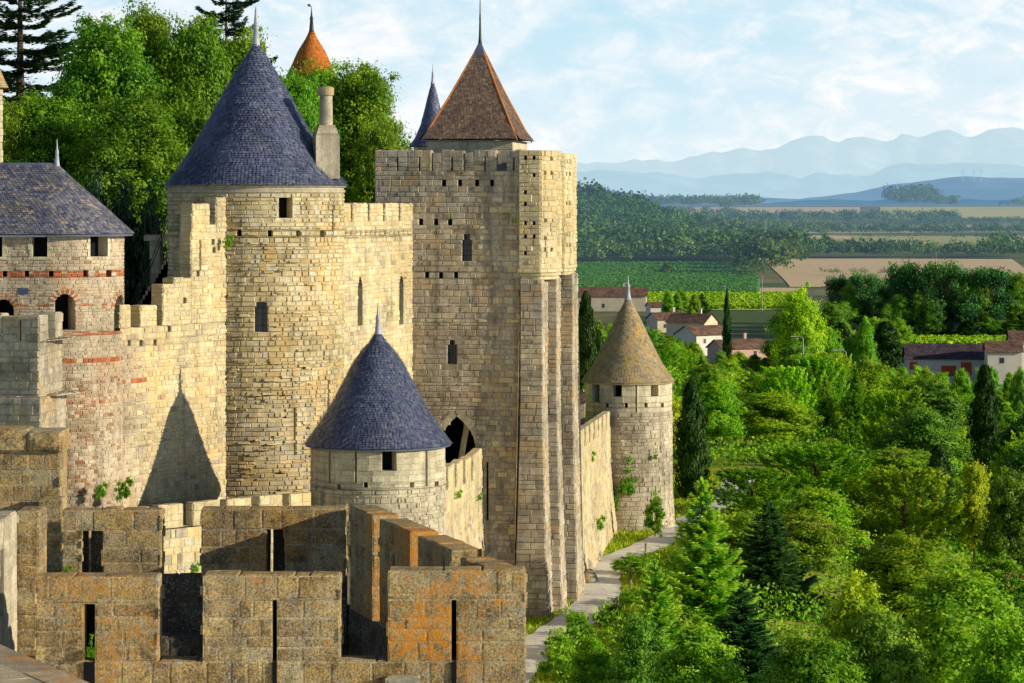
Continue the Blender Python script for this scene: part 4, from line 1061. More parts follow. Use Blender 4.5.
# fields: sheets on the plain
def field(name, x0, y0, x1, y1, mat, z=-42.0, skew=0.0, lift=.25):
    Da = -z*F/(max(y0, y1)-HY); Db = -z*F/(min(y0, y1)-HY)
    n = 26; V = []
    for i in range(n):
        D = Da+(Db-Da)*i/(n-1)
        for k in range(n):
            x = x0+(x1-x0)*k/(n-1)+skew*(i/(n-1)); X = px(x, D); V.append((X, D, float(ground(X, D))+lift))
    o = np_mesh(name, np.array(V), gridfaces(n, n), mat); o['kind'] = 'structure'; return o
def crop_mat(name, a, b, rows=.0, rot=0, nz=.02):
    m, t, out = newmat(name); co = t.objco()
    n = t.noise(co, nz, 4, .65); n2 = t.noise(co, .25, 4, .7)
    c = t.mix(n, a, b)
    c = t.mix(1.0, c, t.ramp(n2, [(.3, .75), (.7, 1.15)]), 'MULTIPLY')
    if rows:
        mp = t.new('ShaderNodeMapping'); mp.inputs['Rotation'].default_value = (0, 0, rot); t.link(co, mp.inputs[0])
        w = t.new('ShaderNodeTexWave'); w.inputs['Scale'].default_value = rows; w.inputs['Distortion'].default_value = .6; w.inputs['Detail'].default_value = 2
        t.link(mp.outputs[0], w.inputs[0])
        c = t.mix(t.ramp(w.outputs[1], [(.25, .7), (.6, .0)]), c, (.13, .11, .045))
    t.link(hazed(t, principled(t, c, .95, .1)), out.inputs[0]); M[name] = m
crop_mat('vine_green', (.16, .46, .08), (.22, .56, .09)); crop_mat('vine_lime', (.50, .62, .05), (.58, .70, .06))
crop_mat('stubble', (.80, .58, .32), (.92, .70, .42), nz=.008); crop_mat('dry_grass', (.70, .62, .26), (.42, .46, .14), nz=.008); crop_mat('yellow_field', (.85, .72, .25), (.66, .62, .2), nz=.004)
crop_mat('dirt_track', (.5, .38, .24), (.56, .44, .3))
field('vineyard', 430, 293, 760, 277, 'vine_green'); field('vineyard', 430, 276.5, 745, 263, 'vine_green', skew=-30)
field('meadow', 440, 311, 800, 293.5, 'vine_lime'); field('meadow', 905, 349, 1030, 341, 'vine_lime')
field('field_track', 560, 277.2, 740, 275.8, 'dirt_track', lift=.35)
field('stubble_field', 790, 285, 1040, 259.5, 'stubble', skew=-28); field('dry_field', 800, 247, 1040, 235.5, 'dry_grass', lift=.5)
field('hay_field', 690, 290, 800, 286, 'stubble')
def field2(name, x0, x1, Da, Db, mat, lift=.8):
    n = 30; V = []
    for i in range(n):
        D = Da+(Db-Da)*i/(n-1)
        for k in range(n): X = px(x0+(x1-x0)*k/(n-1), D); V.append((X, D, float(ground(X, D))+lift))
    o = np_mesh(name, np.array(V), gridfaces(n, n), mat); o['kind'] = 'structure'
field2('dry_field', 780, 1040, 4150, 4900, 'dry_grass'); field2('hay_field', 690, 800, 2680, 2960, 'dry_grass'); field2('hay_field', 720, 850, 3350, 3800, 'stubble'); field2('hay_field', 690, 860, 5900, 7400, 'stubble'); field2('hay_field', 880, 1060, 5500, 8200, 'yellow_field')

# ================================================================== MOUNTAINS
def haze_mat(name, col, hz, f):  # ridge haze painted in as a fixed share of emission
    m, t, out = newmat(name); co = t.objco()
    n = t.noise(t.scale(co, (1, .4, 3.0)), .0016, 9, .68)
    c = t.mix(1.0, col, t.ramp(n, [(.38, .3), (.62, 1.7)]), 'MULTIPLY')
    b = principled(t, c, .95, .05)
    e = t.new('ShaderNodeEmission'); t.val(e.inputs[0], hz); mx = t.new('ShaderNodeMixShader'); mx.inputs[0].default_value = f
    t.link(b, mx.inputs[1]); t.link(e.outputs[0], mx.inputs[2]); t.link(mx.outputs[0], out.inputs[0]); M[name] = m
def ridge(name, D, pts, mat, amp, seed, thick):
    xs = [p[0] for p in pts]; ys = [p[1] for p in pts]
    n = 420; rs = np.random.RandomState(seed); X = np.linspace(-.55, .55, n)*D
    sc = 512+X*F/D
    y = np.interp(sc, xs, ys)
    y = np.where(sc < xs[0], ys[0]+4*np.sin((sc-xs[0])*.013), np.where(sc > xs[-1], ys[-1]+5*np.sin((sc-xs[-1])*.017), y))
    rough = sum(np.sin(sc*f_+rs.rand()*6)*a for f_, a in ((.11, .5), (.23, .35), (.47, .22), (.9, .14), (1.9, .08)))*amp
    top = (HY-(y+rough))*D/F
    rows = 26; V = []
    nz = [rs.rand(40)*6 for _ in range(2)]
    for i in range(rows+8):
        f_ = i/rows
        d = D+thick*(i-rows)/rows
        h = top*0
        k = min(f_, 1); back = max(0, f_-1)
        base = -60.0
        prof = k**1.35
        rid = np.sin(X/D*70+i*.22+seed)*.06+np.sin(X/D*190-i*.35)*.035+np.sin(X/D*430+i*.5)*.018
        z = base+(top-base)*np.clip(prof+rid*k*(1-k)*4, 0, 1)*(1-back*1.6)
        V.append(np.stack([X*d/D, np.full(n, d), z], -1))
    V = np.concatenate(V)
    o = np_mesh(name, V, gridfaces(rows+8, n), mat, smooth=True); o['kind'] = 'structure'
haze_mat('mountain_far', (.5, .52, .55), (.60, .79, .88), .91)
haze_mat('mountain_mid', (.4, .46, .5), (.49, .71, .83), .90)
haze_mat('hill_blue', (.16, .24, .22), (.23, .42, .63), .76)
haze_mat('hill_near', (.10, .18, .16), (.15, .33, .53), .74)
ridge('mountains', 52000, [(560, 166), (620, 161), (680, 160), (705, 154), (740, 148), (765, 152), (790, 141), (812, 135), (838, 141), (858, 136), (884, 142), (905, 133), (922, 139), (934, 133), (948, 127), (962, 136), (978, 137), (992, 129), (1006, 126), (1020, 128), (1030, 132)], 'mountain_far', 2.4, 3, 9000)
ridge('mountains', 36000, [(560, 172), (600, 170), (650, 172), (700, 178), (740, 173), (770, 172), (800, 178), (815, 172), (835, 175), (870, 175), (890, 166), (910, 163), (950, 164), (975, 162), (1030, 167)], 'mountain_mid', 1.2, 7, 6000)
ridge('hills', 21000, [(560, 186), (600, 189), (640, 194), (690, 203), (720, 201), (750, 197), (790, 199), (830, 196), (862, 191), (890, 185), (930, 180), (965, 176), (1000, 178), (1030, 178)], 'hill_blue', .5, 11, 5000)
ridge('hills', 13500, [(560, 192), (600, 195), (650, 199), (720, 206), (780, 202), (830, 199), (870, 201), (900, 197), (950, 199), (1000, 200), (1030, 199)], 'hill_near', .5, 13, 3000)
# wind turbines on the blue hill
def turbine(x, i):
    D = 19800; X = px(x, D); h = 150; zb = pz(178.5, D)
    r = thing('wind_turbine', (X, D, zb-20), 'tiny white wind turbine on the far blue hill crest, '+['left', 'middle', 'right'][i]+' one of the three', 'wind turbine', 'wind turbines on the far hill')
    m = MB(); m.tube([(X, D, zb-20), (X, D, zb+48)], [2.2, 1.4], 8); m.build('mast', ['turb'], r)
    m = MB(); m.box((X, D-3, zb+49), (5, 10, 5)); m.build('nacelle', ['turb'], r)
    m = MB()
    for k in range(3):
        a = k*2.094+.4+i; m.tube([(X, D-9, zb+49), (X+math.sin(a)*28, D-9, zb+49+math.cos(a)*28)], [1.5, .6], 5)
    m.build('rotor', ['turb'], r)
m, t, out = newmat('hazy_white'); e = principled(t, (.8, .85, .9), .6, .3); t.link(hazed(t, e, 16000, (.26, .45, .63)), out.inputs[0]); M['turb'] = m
for i, x in enumerate((963, 974, 981)): turbine(x, i)

# ================================================================== VEGETATION
def quads(cen, dirs, nrm, ln, wd):
    """leaf quads: centre, long axis, normal"""
    d = dirs/np.linalg.norm(dirs, axis=1, keepdims=True); s = np.cross(d, nrm); s /= (np.linalg.norm(s, axis=1, keepdims=True)+1e-9)
    a = cen-d*ln[:, None]/2; b = cen+d*ln[:, None]/2; mid = cen-d*ln[:, None]*.05
    V = np.stack([a, mid+s*wd[:, None]/2, b, mid-s*wd[:, None]/2], 1).reshape(-1, 3)
    return V, np.arange(len(V)).reshape(-1, 4)
def rdir(rs, n):
    v = rs.normal(size=(n, 3)); return v/np.linalg.norm(v, axis=1, keepdims=True)
def crown_broad(seed, h, r, nl=9, nc=46, lp=34, leaf=.22, base=.14, up=0.0, pointy=.0, spread=1.0, droop=0):
    """h height, r crown radius; lobes -> clumps -> leaves"""
    rs = np.random.RandomState(seed); cs = []; ts = []; lobes = []
    hc = h*(1-base)
    for i in range(nl):
        f = (i+.5)/nl; z = h*base+hc*(.12+.80*f)
        rr = r*(math.sin(math.pi*min(1, .16+.84*f*(1-.12*pointy))**.8))*(1-pointy*.6*f)
        a = i*2.4+rs.rand()*1.4; off = rr*.68*(0 if i == nl-1 else 1)*rs.uniform(.6, 1.15)*spread
        lr = r*rs.uniform(.26, .50)*(1-.3*pointy*f)
        lobes.append((off*math.cos(a), off*math.sin(a), min(z, h-lr*.75), lr))
    for (x, y, z, lr) in lobes:
        d = rdir(rs, nc); d[:, 2] = np.where(d[:, 2] < -.35, -d[:, 2], d[:, 2])
        rad = lr*(rs.uniform(.4, 1.0, nc)+.55*(rs.rand(nc) < .16))
        c = np.stack([x+d[:, 0]*rad, y+d[:, 1]*rad, z+d[:, 2]*rad*(.85+up)], 1)
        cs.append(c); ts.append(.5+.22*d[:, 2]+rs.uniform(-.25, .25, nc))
    c = np.concatenate(cs); tc_ = np.concatenate(ts)
    c[:, 2] = np.maximum(c[:, 2], h*base*.55)
    n = len(c); cr = rs.uniform(.4, 1.35, n)*r*.125
    L = np.repeat(c, lp, 0); CR = np.repeat(cr, lp)
    g = rs.normal(size=(n*lp, 3)); g[:, 2] *= .75
    P = L+g*CR[:, None]*.6*np.array([1.1, 1.1, .92])
    out_ = P-np.array([0, 0, h*.5]); out_ /= np.linalg.norm(out_, axis=1, keepdims=True)+1e-9
    nr = g/(np.linalg.norm(g, axis=1, keepdims=True)+1e-9)*.7+out_*.7+rdir(rs, len(P))*.6+np.array([0, 0, .3]); nr /= np.linalg.norm(nr, axis=1, keepdims=True)
    di = rdir(rs, len(P)); di[:, 2] += up*2-droop; 
    di -= nr*np.sum(di*nr, 1, keepdims=True)*.8
    ln = rs.uniform(.7, 1.4, len(P))*leaf*1.25; wd = ln*rs.uniform(.5, .8, len(P))
    V, Fq = quads(P, di, nr, ln, wd)
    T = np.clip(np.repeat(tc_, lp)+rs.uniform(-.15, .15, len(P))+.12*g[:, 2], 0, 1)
    return V, Fq, T, lobes
def crown_conifer(seed, h, r, dens=1.0, leaf=.3, step=.42, droop=.25, flat=False, base=.06):
    rs = np.random.RandomState(seed); P = []; Dn = []; Nn = []; LN = []; T = []
    z = h*base; br = []
    while z < h*.985:
        f = (z-h*base)/(h*(1-base)); Lr = r*((1-f)**.82)*1.0+.12
        nb = max(4, int((6+6*(1-f))*dens))
        for k in range(nb):
            a = rs.rand()*6.283; L = Lr*rs.uniform(.6, 1.15); zz = z+rs.uniform(-.2, .2)
            if flat: L = r*(1-f)**.4*rs.uniform(.45, 1.15)
            br.append((zz, a, L))
            n = int((10+(95 if flat else 44)*L)*dens)
            s = rs.rand(n)**.62; w = L*.30*(1-s*.72)
            lat = rs.uniform(-1, 1, n)*w
            rise = L*(-droop*np.sin(s*2.4)+.22*s**3)
            x = np.cos(a)*s*L-np.sin(a)*lat; y = np.sin(a)*s*L+np.cos(a)*lat
            pz_ = zz+rise+rs.normal(size=n)*.06-np.abs(lat)*.25
            P.append(np.stack([x, y, pz_], 1))
            sg = np.sign(lat)*rs.uniform(.3, 1.1, n)
            Dn.append(np.stack([np.cos(a)-np.sin(a)*sg, np.sin(a)+np.cos(a)*sg, rs.uniform(-.2, .45, n)], 1))
            nn = rdir(rs, n)*.55; nn[:, 2] += .8; Nn.append(nn)
            LN.append(rs.uniform(.7, 1.4, n)*leaf*(1-.35*f))
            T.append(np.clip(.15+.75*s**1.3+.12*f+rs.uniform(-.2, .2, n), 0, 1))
        z += step*rs.uniform(.7, 1.3)*(1.0 if not flat else 1.5)
    n = 40; zz = np.linspace(h*.93, h, n); P.append(np.stack([rs.normal(size=n)*.05*r*(1-(zz-h*.93)/(h*.08)), rs.normal(size=n)*.03*r, zz], 1))
    dd_ = rdir(rs, n)*.6; dd_[:, 2] = 1; Dn.append(dd_); Nn.append(rdir(rs, n)); LN.append(np.full(n, leaf*.8)); T.append(np.full(n, .8))
    P = np.concatenate(P); Dn = np.concatenate(Dn); Nn = np.concatenate(Nn); LN = np.concatenate(LN); T = np.concatenate(T)
    V, Fq = quads(P, Dn, Nn, LN, LN*.42)
    return V, Fq, T, br
def crown_cypress(seed, h, r, n=9000, leaf=.22, lumpy=.18):
    rs = np.random.RandomState(seed); z = rs.rand(n)**.9*h; f = z/h
    rr = r*np.clip(np.sin(np.pi*np.clip(.10+.88*f, 0, 1))**.55, 0, 1)*(1-.42*f)*1.15
    a = rs.rand(n)*6.283
    rr *= 1+lumpy*np.sin(a*3+z*1.4)+lumpy*.7*np.sin(a*5-z*2.3)+lumpy*.5*np.sin(z*4.1+a)
    rad = rr*(1-rs.rand(n)**2*.5)
    P = np.stack([rad*np.cos(a), rad*np.sin(a), z], 1)
    Dn = np.stack([np.cos(a)*.25, np.sin(a)*.25, np.ones(n)], 1)+rdir(rs, n)*.35
    Nn = np.stack([np.cos(a), np.sin(a), rs.uniform(-.2, .5, n)], 1)+rdir(rs, n)*.5
    ln = rs.uniform(.8, 1.6, n)*leaf*1.5
    V, Fq = quads(P, Dn, Nn, ln, ln*.42)
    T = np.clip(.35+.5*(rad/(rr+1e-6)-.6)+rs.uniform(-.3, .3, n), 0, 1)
    return V, Fq, T, None
def crown_wispy(seed, h, r, leaf=.22):
    """feathery tree: many upright sprays"""
    rs = np.random.RandomState(seed); P = []; Dn = []; T = []
    for i in range(210):
        f = rs.rand(); z = h*(.15+.8*f); rr = r*math.sin(math.pi*(.12+.8*f))**.7*rs.rand()**.5; a = rs.rand()*6.283
        o = np.array([rr*math.cos(a), rr*math.sin(a), z]); d = np.array([math.cos(a)*.55, math.sin(a)*.55, .9+.3*rs.rand()]); d /= np.linalg.norm(d)
        n = 70; s = rs.rand(n); L = h*.17*rs.uniform(.6, 1.2)
        P.append(o+d*(s*L)[:, None]+rs.normal(size=(n, 3))*(.2*(1-s*.7)*r*.28)[:, None])
        Dn.append(d+rdir(rs, n)*.7); T.append(np.clip(.3+.5*s+rs.uniform(-.3, .2)+rs.uniform(-.15, .15, n), 0, 1))
    P = np.concatenate(P); Dn = np.concatenate(Dn); T = np.concatenate(T); n = len(P)
    keep = P[:, 2] < h*1.02; P, Dn, T = P[keep], Dn[keep], T[keep]; n = len(P)
    ln = rs.uniform(.7, 1.4, n)*leaf*1.3
    V, Fq = quads(P, Dn, rdir(rs, n)+np.array([0, 0, .4]), ln, ln*.45)
    return V, Fq, T, None
def crown_umbrella(seed, h, r, leaf=.5, lp=90):
    rs = np.random.RandomState(seed); cs = []
    for i in range(22):
        a = rs.rand()*6.283; q = rs.rand()**.5; lv = rs.choice([.45, .62, .78, .92], p=[.15, .2, .3, .35])
        cs.append((r*q*math.cos(a)*(1.25-lv*.4), r*q*math.sin(a)*(1.25-lv*.4), h*lv-h*.07*q))
    c = np.repeat(np.array(cs), lp*3, 0); g = rs.normal(size=c.shape)*np.array([r*.17, r*.17, h*.055]); P = c+g
    n = len(P); ln = rs.uniform(.7, 1.3, n)*leaf
    V, Fq = quads(P, rdir(rs, n), rdir(rs, n)*.9+np.array([0, 0, .5]), ln, ln*.6)
    T = np.clip(.45+g[:, 2]/(h*.08)*.3+rs.uniform(-.2, .2, n), 0, 1)
    return V, Fq, T, [(x, y, z, 1) for x, y, z in cs]
def trunk_mesh(h, lobes, seed, rad, kind):
    m = MB(); rs = random.Random(seed)
    if kind in ('conifer',):
        m.tube([(0, 0, -1.0), (.03, 0, h*.5), (0, 0, h*.97)], [rad, rad*.6, .03], 7)
        for zz, a, L in lobes[::3]:
            m.tube([(0, 0, zz), (math.cos(a)*L*.45, math.sin(a)*L*.45, zz-.1*L), (math.cos(a)*L*.85, math.sin(a)*L*.85, zz-.12*L)], [rad*.16, rad*.1, .01], 4, cap=False)
    elif lobes:
        b = (rs.uniform(-.3, .3), rs.uniform(-.3, .3), h*.42)
        m.tube([(0, 0, -1.2), (b[0]*.4, b[1]*.4, h*.2), b, (b[0]*.5, b[1]*.5, h*.78)], [rad*1.2, rad*.9, rad*.65, rad*.2], 8)
        for x, y, z, lr in lobes:
            m.tube([(b[0]*.7, b[1]*.7, h*.3), ((x+b[0])*.5, (y+b[1])*.5, (z+h*.3)*.5+.2), (x, y, z), (x*1.25, y*1.25, z+lr*.5)], [rad*.4, rad*.28, rad*.14, .015], 5, cap=False)
    elif h < 2:
        m.tube([(0, .1, .0), (.02, 0, h*.2), (.1, 0, h*.4)], [rad, rad*.6, .005], 5)
    else:
        m.tube([(0, 0, -1.0), (0, 0, h*.85)], [rad, .03], 6)
        for k in range(14):
            a = rs.uniform(0, 6.28); z = h*rs.uniform(.15, .6); m.tube([(0, 0, z), (math.cos(a)*h*.12, math.sin(a)*h*.12, z+h*.2)], [rad*.3, .01], 4, cap=False)
    o = m.build('trunk', ['bark']); me = o.data; bpy.data.objects.remove(o); return me
def crown_patch(seed, h, r, leaf=.1, n=2600):
    rs = np.random.RandomState(seed); c = [np.array([0, 0, h*.15])]
    for i in range(26):
        b = c[rs.randint(len(c))]; q = b+np.array([rs.normal()*r*.38, rs.normal()*.05, rs.normal()*h*.16]); q[2] = min(max(q[2], .0), h); q[0] *= .93; c.append(q)
    c = np.array(c); P = c[rs.randint(len(c), size=n)]+rs.normal(size=(n, 3))*np.array([.12*r, .09, .05*h])
    k = len(P); ln = rs.uniform(.6, 1.4, k)*leaf
    V, Fq = quads(P, rdir(rs, k)+np.array([0, -.3, .4]), rdir(rs, k)+np.array([.3, -.8, .4]), ln, ln*.6)
    return V, Fq, np.clip(rs.rand(k)*.8+P[:, 2]/h*.25, 0, 1), None
VAR = {}
def variant(key, gen, h, mat, rad=.2, kind='broad', trunkmat='bark', r=1, **kw):
    V, Fq, T, lobes = gen(h=h, r=r, **kw)
    me = np_mesh('crown', V, Fq, mat, 'data', tint=T)
    tme = trunk_mesh(h, lobes, kw.get('seed', 0), rad, kind)
    tme.materials.clear(); tme.materials.append(M[trunkmat])
    VAR[key] = (h, r, me, tme)
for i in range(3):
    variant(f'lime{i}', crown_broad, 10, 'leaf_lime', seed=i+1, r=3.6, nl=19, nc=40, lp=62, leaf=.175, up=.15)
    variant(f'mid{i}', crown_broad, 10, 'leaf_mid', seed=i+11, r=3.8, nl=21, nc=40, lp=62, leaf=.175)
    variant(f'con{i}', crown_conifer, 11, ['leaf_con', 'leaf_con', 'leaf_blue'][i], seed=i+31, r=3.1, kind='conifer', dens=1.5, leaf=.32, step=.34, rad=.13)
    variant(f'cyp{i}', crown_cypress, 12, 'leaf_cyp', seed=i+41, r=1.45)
for i in range(2):
    variant(f'deep{i}', crown_broad, 9, 'leaf_deep', seed=i+21, r=3.6, nl=18, nc=38, lp=60, leaf=.17)
    variant(f'wisp{i}', crown_wispy, 10, ['leaf_lime', 'leaf_mid'][i], seed=i+51, r=3.0, leaf=.24)
    variant(f'yel{i}', crown_broad, 7, 'leaf_yel', seed=i+61, r=2.5, nl=15, nc=34, lp=50, leaf=.15, up=.3, pointy=.5)
    variant(f'pine{i}', crown_umbrella, 12, 'leaf_blue', seed=i+71, r=4.6, leaf=.42)
    variant(f'bush{i}', crown_broad, 3.2, 'leaf_mid', seed=i+81, r=2.0, nl=8, nc=30, lp=46, leaf=.12, base=.02, rad=.07)
variant('big0', crown_broad, 20, 'leaf_back', seed=101, r=6.5, nl=46, nc=34, lp=96, leaf=.20, base=.1, rad=.4)
variant('big1', crown_broad, 20, 'leaf_back', seed=102, r=5.6, nl=46, nc=32, lp=96, leaf=.20, base=.1, pointy=.35, rad=.4)
variant('bigm', crown_broad, 20, 'leaf_back', seed=103, r=6.5, nl=44, nc=32, lp=96, leaf=.20, base=.08, rad=.4)
variant('cedar0', crown_conifer, 24, 'leaf_dark', seed=104, r=5.0, kind='conifer', dens=1.0, leaf=.42, step=.5, droop=.08, flat=True, rad=.45, base=.2)
variant('cedar1', crown_conifer, 24, 'leaf_dark', seed=105, r=5.6, kind='conifer', dens=1.0, leaf=.42, step=.5, droop=.05, flat=True, rad=.45, base=.2)
variant('hedge', crown_broad, 8, 'leaf_dark', seed=106, r=3.4, nl=16, nc=50, lp=34, leaf=.2, base=.02)
variant('bloom', crown_broad, 9, 'leaf_mid', seed=107, r=3.4, nl=18, nc=38, lp=60, leaf=.17)
variant('ivy', crown_patch, 1.5, 'leaf_lime', seed=108, r=.8, leaf=.11, rad=.02)
variant('ivyd', crown_patch, 1.5, 'leaf_mid', seed=109, r=.8, leaf=.11, rad=.02)
NAMES = {'lime': 'broadleaf_tree', 'mid': 'broadleaf_tree', 'deep': 'oak_tree', 'con': 'conifer_tree', 'cyp': 'cypress_tree', 'wisp': 'feathery_tree', 'yel': 'young_tree', 'pine': 'pine_tree', 'bush': 'bush', 'big': 'broadleaf_tree', 'cedar': 'cedar_tree', 'hedge': 'evergreen_tree', 'bloom': 'flowering_tree', 'ivy': 'wall_plant'}
DESC = {'lime': 'sunny lime-green broadleaf tree', 'mid': 'mid-green broadleaf tree', 'deep': 'deep green round-crowned tree', 'con': 'pointed bright green conifer', 'cyp': 'narrow dark cypress', 'wisp': 'feathery light-green tree', 'yel': 'young yellow-green tree', 'pine': 'umbrella-crowned dark pine', 'bush': 'leafy green bush', 'big': 'large bright green tree', 'cedar': 'dark layered cedar', 'hedge': 'dark evergreen', 'bloom': 'blossoming green tree', 'ivy': 'green plant tuft'}
kind_of = lambda k: ''.join(c for c in k if not c.isdigit())
def kk(k):
    k = kind_of(k)
    return {'bigm': 'big', 'ivyd': 'ivy'}.get(k, k)
vr = random.Random(77)
def plant(key, X, D, z, H, label, wscale=1.0, group=None, cat='tree', rz=None):
    h, r, me, tme = VAR[key]; s = H/h
    root = bpy.data.objects.new(NAMES[kk(key)], None); C.objects.link(root); root.location = (X, D, z); root.empty_display_size = .5
    root.rotation_euler = (0, 0, vr.uniform(0, 6.28) if rz is None else rz); root.scale = (s*wscale, s*wscale, s)
    tag(root, label, cat, group)
    for nm, d in (('crown', me), ('trunk', tme)):
        nm_ = {'crown': 'foliage', 'trunk': 'stem'}[nm] if cat in ('bush', 'plant') else nm
        o = bpy.data.objects.new(nm_, d); C.objects.link(o); o.parent = root
    return root
placed = []
def tree_at(key, x, ytop, D, label, wpx=None, group=None, cat='tree', zg_=None):
    X = px(x, D); z = float(ground(X, D)) if zg_ is None else zg_; zt2 = pz(ytop, D); H = zt2-z
    h, r, *_ = VAR[key]; ws_ = 1.0
    if wpx: ws_ = (wpx/2*D/F)/(r*H/h)
    placed.append((X, D)); return plant(key, X, D, z, H, label, ws_, group, cat)
# --- trees behind the walls, inside the town
G1 = 'trees inside the walls'
for key, x, y, D, w, lb in [
    ('big0', 105, 22, 205, 150, 'large bright tree left of the round tower roof, broadest of the crowns inside the walls'),
    ('big1', 148, 8, 212, 110, 'tallest bright green tree, its leafy peak left of the big blue cone'),
    ('big0', 195, 22, 208, 120, 'bright green tree directly left of the tall blue cone roof'),
    ('big1', 243, 34, 214, 110, 'yellowish green tree whose crown shows just behind the blue cone apex'),
    ('big1', 322, 66, 210, 95, 'bright green tree in front of the orange spire'),
    ('big0', 362, 68, 206, 125, 'bright green spreading tree right of the stone chimney, above the curtain wall'),
    ('bigm', 296, 80, 200, 90, 'mid-green tree just behind the chimney and round tower roof'),
    ('bigm', 42, 100, 200, 140, 'darker green tree above the grey slate roof at the left'),
    ('bigm', 135, 100, 196, 150, 'shaded green tree above the stone stairway'),
    ('bigm', 5, 105, 198, 80, 'green tree cut by the left edge of the view'),
    ('bigm', 380, 130, 200, 80, 'lower green tree close to the square tower')]:
    tree_at(key, x, y, D, lb, w, G1)
tree_at('cedar0', 20, -62, 228, 'dark layered cedar at the upper left corner', 200); tree_at('cedar1', 226, -30, 236, 'dark layered cedar peeping over the trees left of the tall finial', 140)
for x, y, w, lb in ((122, 200, 70, 'dark evergreen behind the brick-banded tower'), (150, 207, 60, 'dark evergreen behind the iron railing'), (95, 190, 70, 'dark evergreen hidden mostly by the grey slate roof')): tree_at('hedge', x, y, 165, lb, w, G1)
# --- prominent trees outside
HERO = [
 ('con0', 702, 478, 150, 120, 'tall bright conifer with tiered branches beside the path bend'),
 ('con1', 655, 560, 138, 90, 'bright conifer near the bottom, left of the tall tiered conifer'),
 ('con2', 768, 500, 165, 110, 'dark blue-green conifer right of the tall tiered conifer'),
 ('con2', 742, 585, 140, 110, 'dark conifer at the bottom below the tall tiered conifer'),
 ('con0', 826, 375, 300, 34, 'slim conifer spire standing clear among the trees below the street lamps'),
 ('con1', 855, 365, 330, 36, 'slim conifer close to the street lamps'),
 ('cyp0', 985, 366, 300, 34, 'tallest dark cypress at the right, before the white house'),
 ('cyp1', 692, 380, 215, 34, 'broad dark cypress immediately right of the tan-roofed turret'),
 ('cyp0', 586, 292, 330, 24, 'dark cypress between the square tower and the tan cone roof'),
 ('cyp2', 599, 330, 350, 14, 'smaller cypress touching the left side of the tan cone roof'),
 ('cyp2', 727, 290, 700, 9, 'thin dark cypress beside the village houses'),
 ('yel0', 858, 590, 130, 110, 'yellow-green young tree near the lower middle of the wood'),
 ('yel1', 975, 465, 200, 44, 'yellowish spindly tree near the right edge above the dark hollow'),
 ('lime0', 770, 395, 262, 92, 'round lime-green tree right of the tan-roofed turret'),
 ('lime1', 716, 385, 255, 66, 'lime-green tree just behind the broad dark cypress'),
 ('wisp0', 815, 445, 215, 110, 'feathery light-green tree in the middle of the wood'),
 ('wisp0', 905, 470, 195, 110, 'feathery green tree left of the tall cypress'),
 ('wisp1', 752, 470, 205, 80, 'feathery mid-green tree above the dark blue-green conifer'),
 ('lime2', 905, 540, 165, 130, 'broad lime-green tree right of the middle of the wood'),
 ('mid0', 960, 575, 142, 160, 'wide glossy green tree at the lower right'),
 ('mid1', 700, 628, 122, 110, 'dense green tree crossing the bottom edge near the conifers'),
 ('mid2', 815, 640, 120, 120, 'green tree cut by the bottom edge under the yellow-green tree'),
 ('deep0', 1012, 480, 190, 70, 'shaded round tree at the right edge below the cypress'),
 ('deep1', 880, 615, 128, 100, 'dark leafy tree at the bottom right of the yellow-green tree'),
 ('bloom', 800, 515, 178, 90, 'green tree with cream blossoms near the centre of the wood'),
 ('bloom', 895, 450, 235, 80, 'green tree with cream blossoms left of the tall cypress'),
 ('bloom', 1000, 560, 170, 80, 'green tree with cream blossoms at the right edge'),
 ('deep1', 640, 620, 128, 70, 'dark green tree beside the lower path'),
 ('lime0', 592, 640, 130, 50, 'bright green tree next to the path fence'),
 ('mid2', 1015, 620, 125, 120, 'leafy tree in the bottom right corner'),
 ('wisp1', 655, 350, 480, 44, 'light green tree left of the village houses'),
 ('lime2', 800, 295, 560, 60, 'light green tree right of the village houses'),
 ('pine0', 940, 262, 930, 44, 'umbrella pine standing tallest in the dark pine belt'),
 ('pine1', 905, 262, 935, 40, 'umbrella pine second in the dark pine belt, left of the tallest'),
 ('pine0', 985, 268, 925, 46, 'umbrella pine at the right of the dark pine belt'),
]
for key, x, y, D, w, lb in HERO: tree_at(key, x, y, D, lb, w)
# cream blossoms on the flowering trees
for o in [o for o in C.objects if o.name.startswith('flowering_tree')]:
    h, r, me, _ = VAR['bloom']; rs = np.random.RandomState(len(o.name)*7+int(o.location.y))
    n = 26; a = rs.rand(n)*6.283; q = rs.rand(n)**.5*.75
    c = np.stack([np.cos(a)*q*r, np.sin(a)*q*r, h*(.98-.30*q**2)+rs.uniform(-.5, .1, n)], 1)
    P = np.repeat(c, 40, 0)+rs.normal(size=(n*40, 3))*.16; k = len(P)
    V, Fq = quads(P, rdir(rs, k), rdir(rs, k)+np.array([0, 0, 1.]), np.full(k, .16), np.full(k, .12))
    b = np_mesh('blossom', V, Fq, 'flower', o, tint=rs.rand(k))
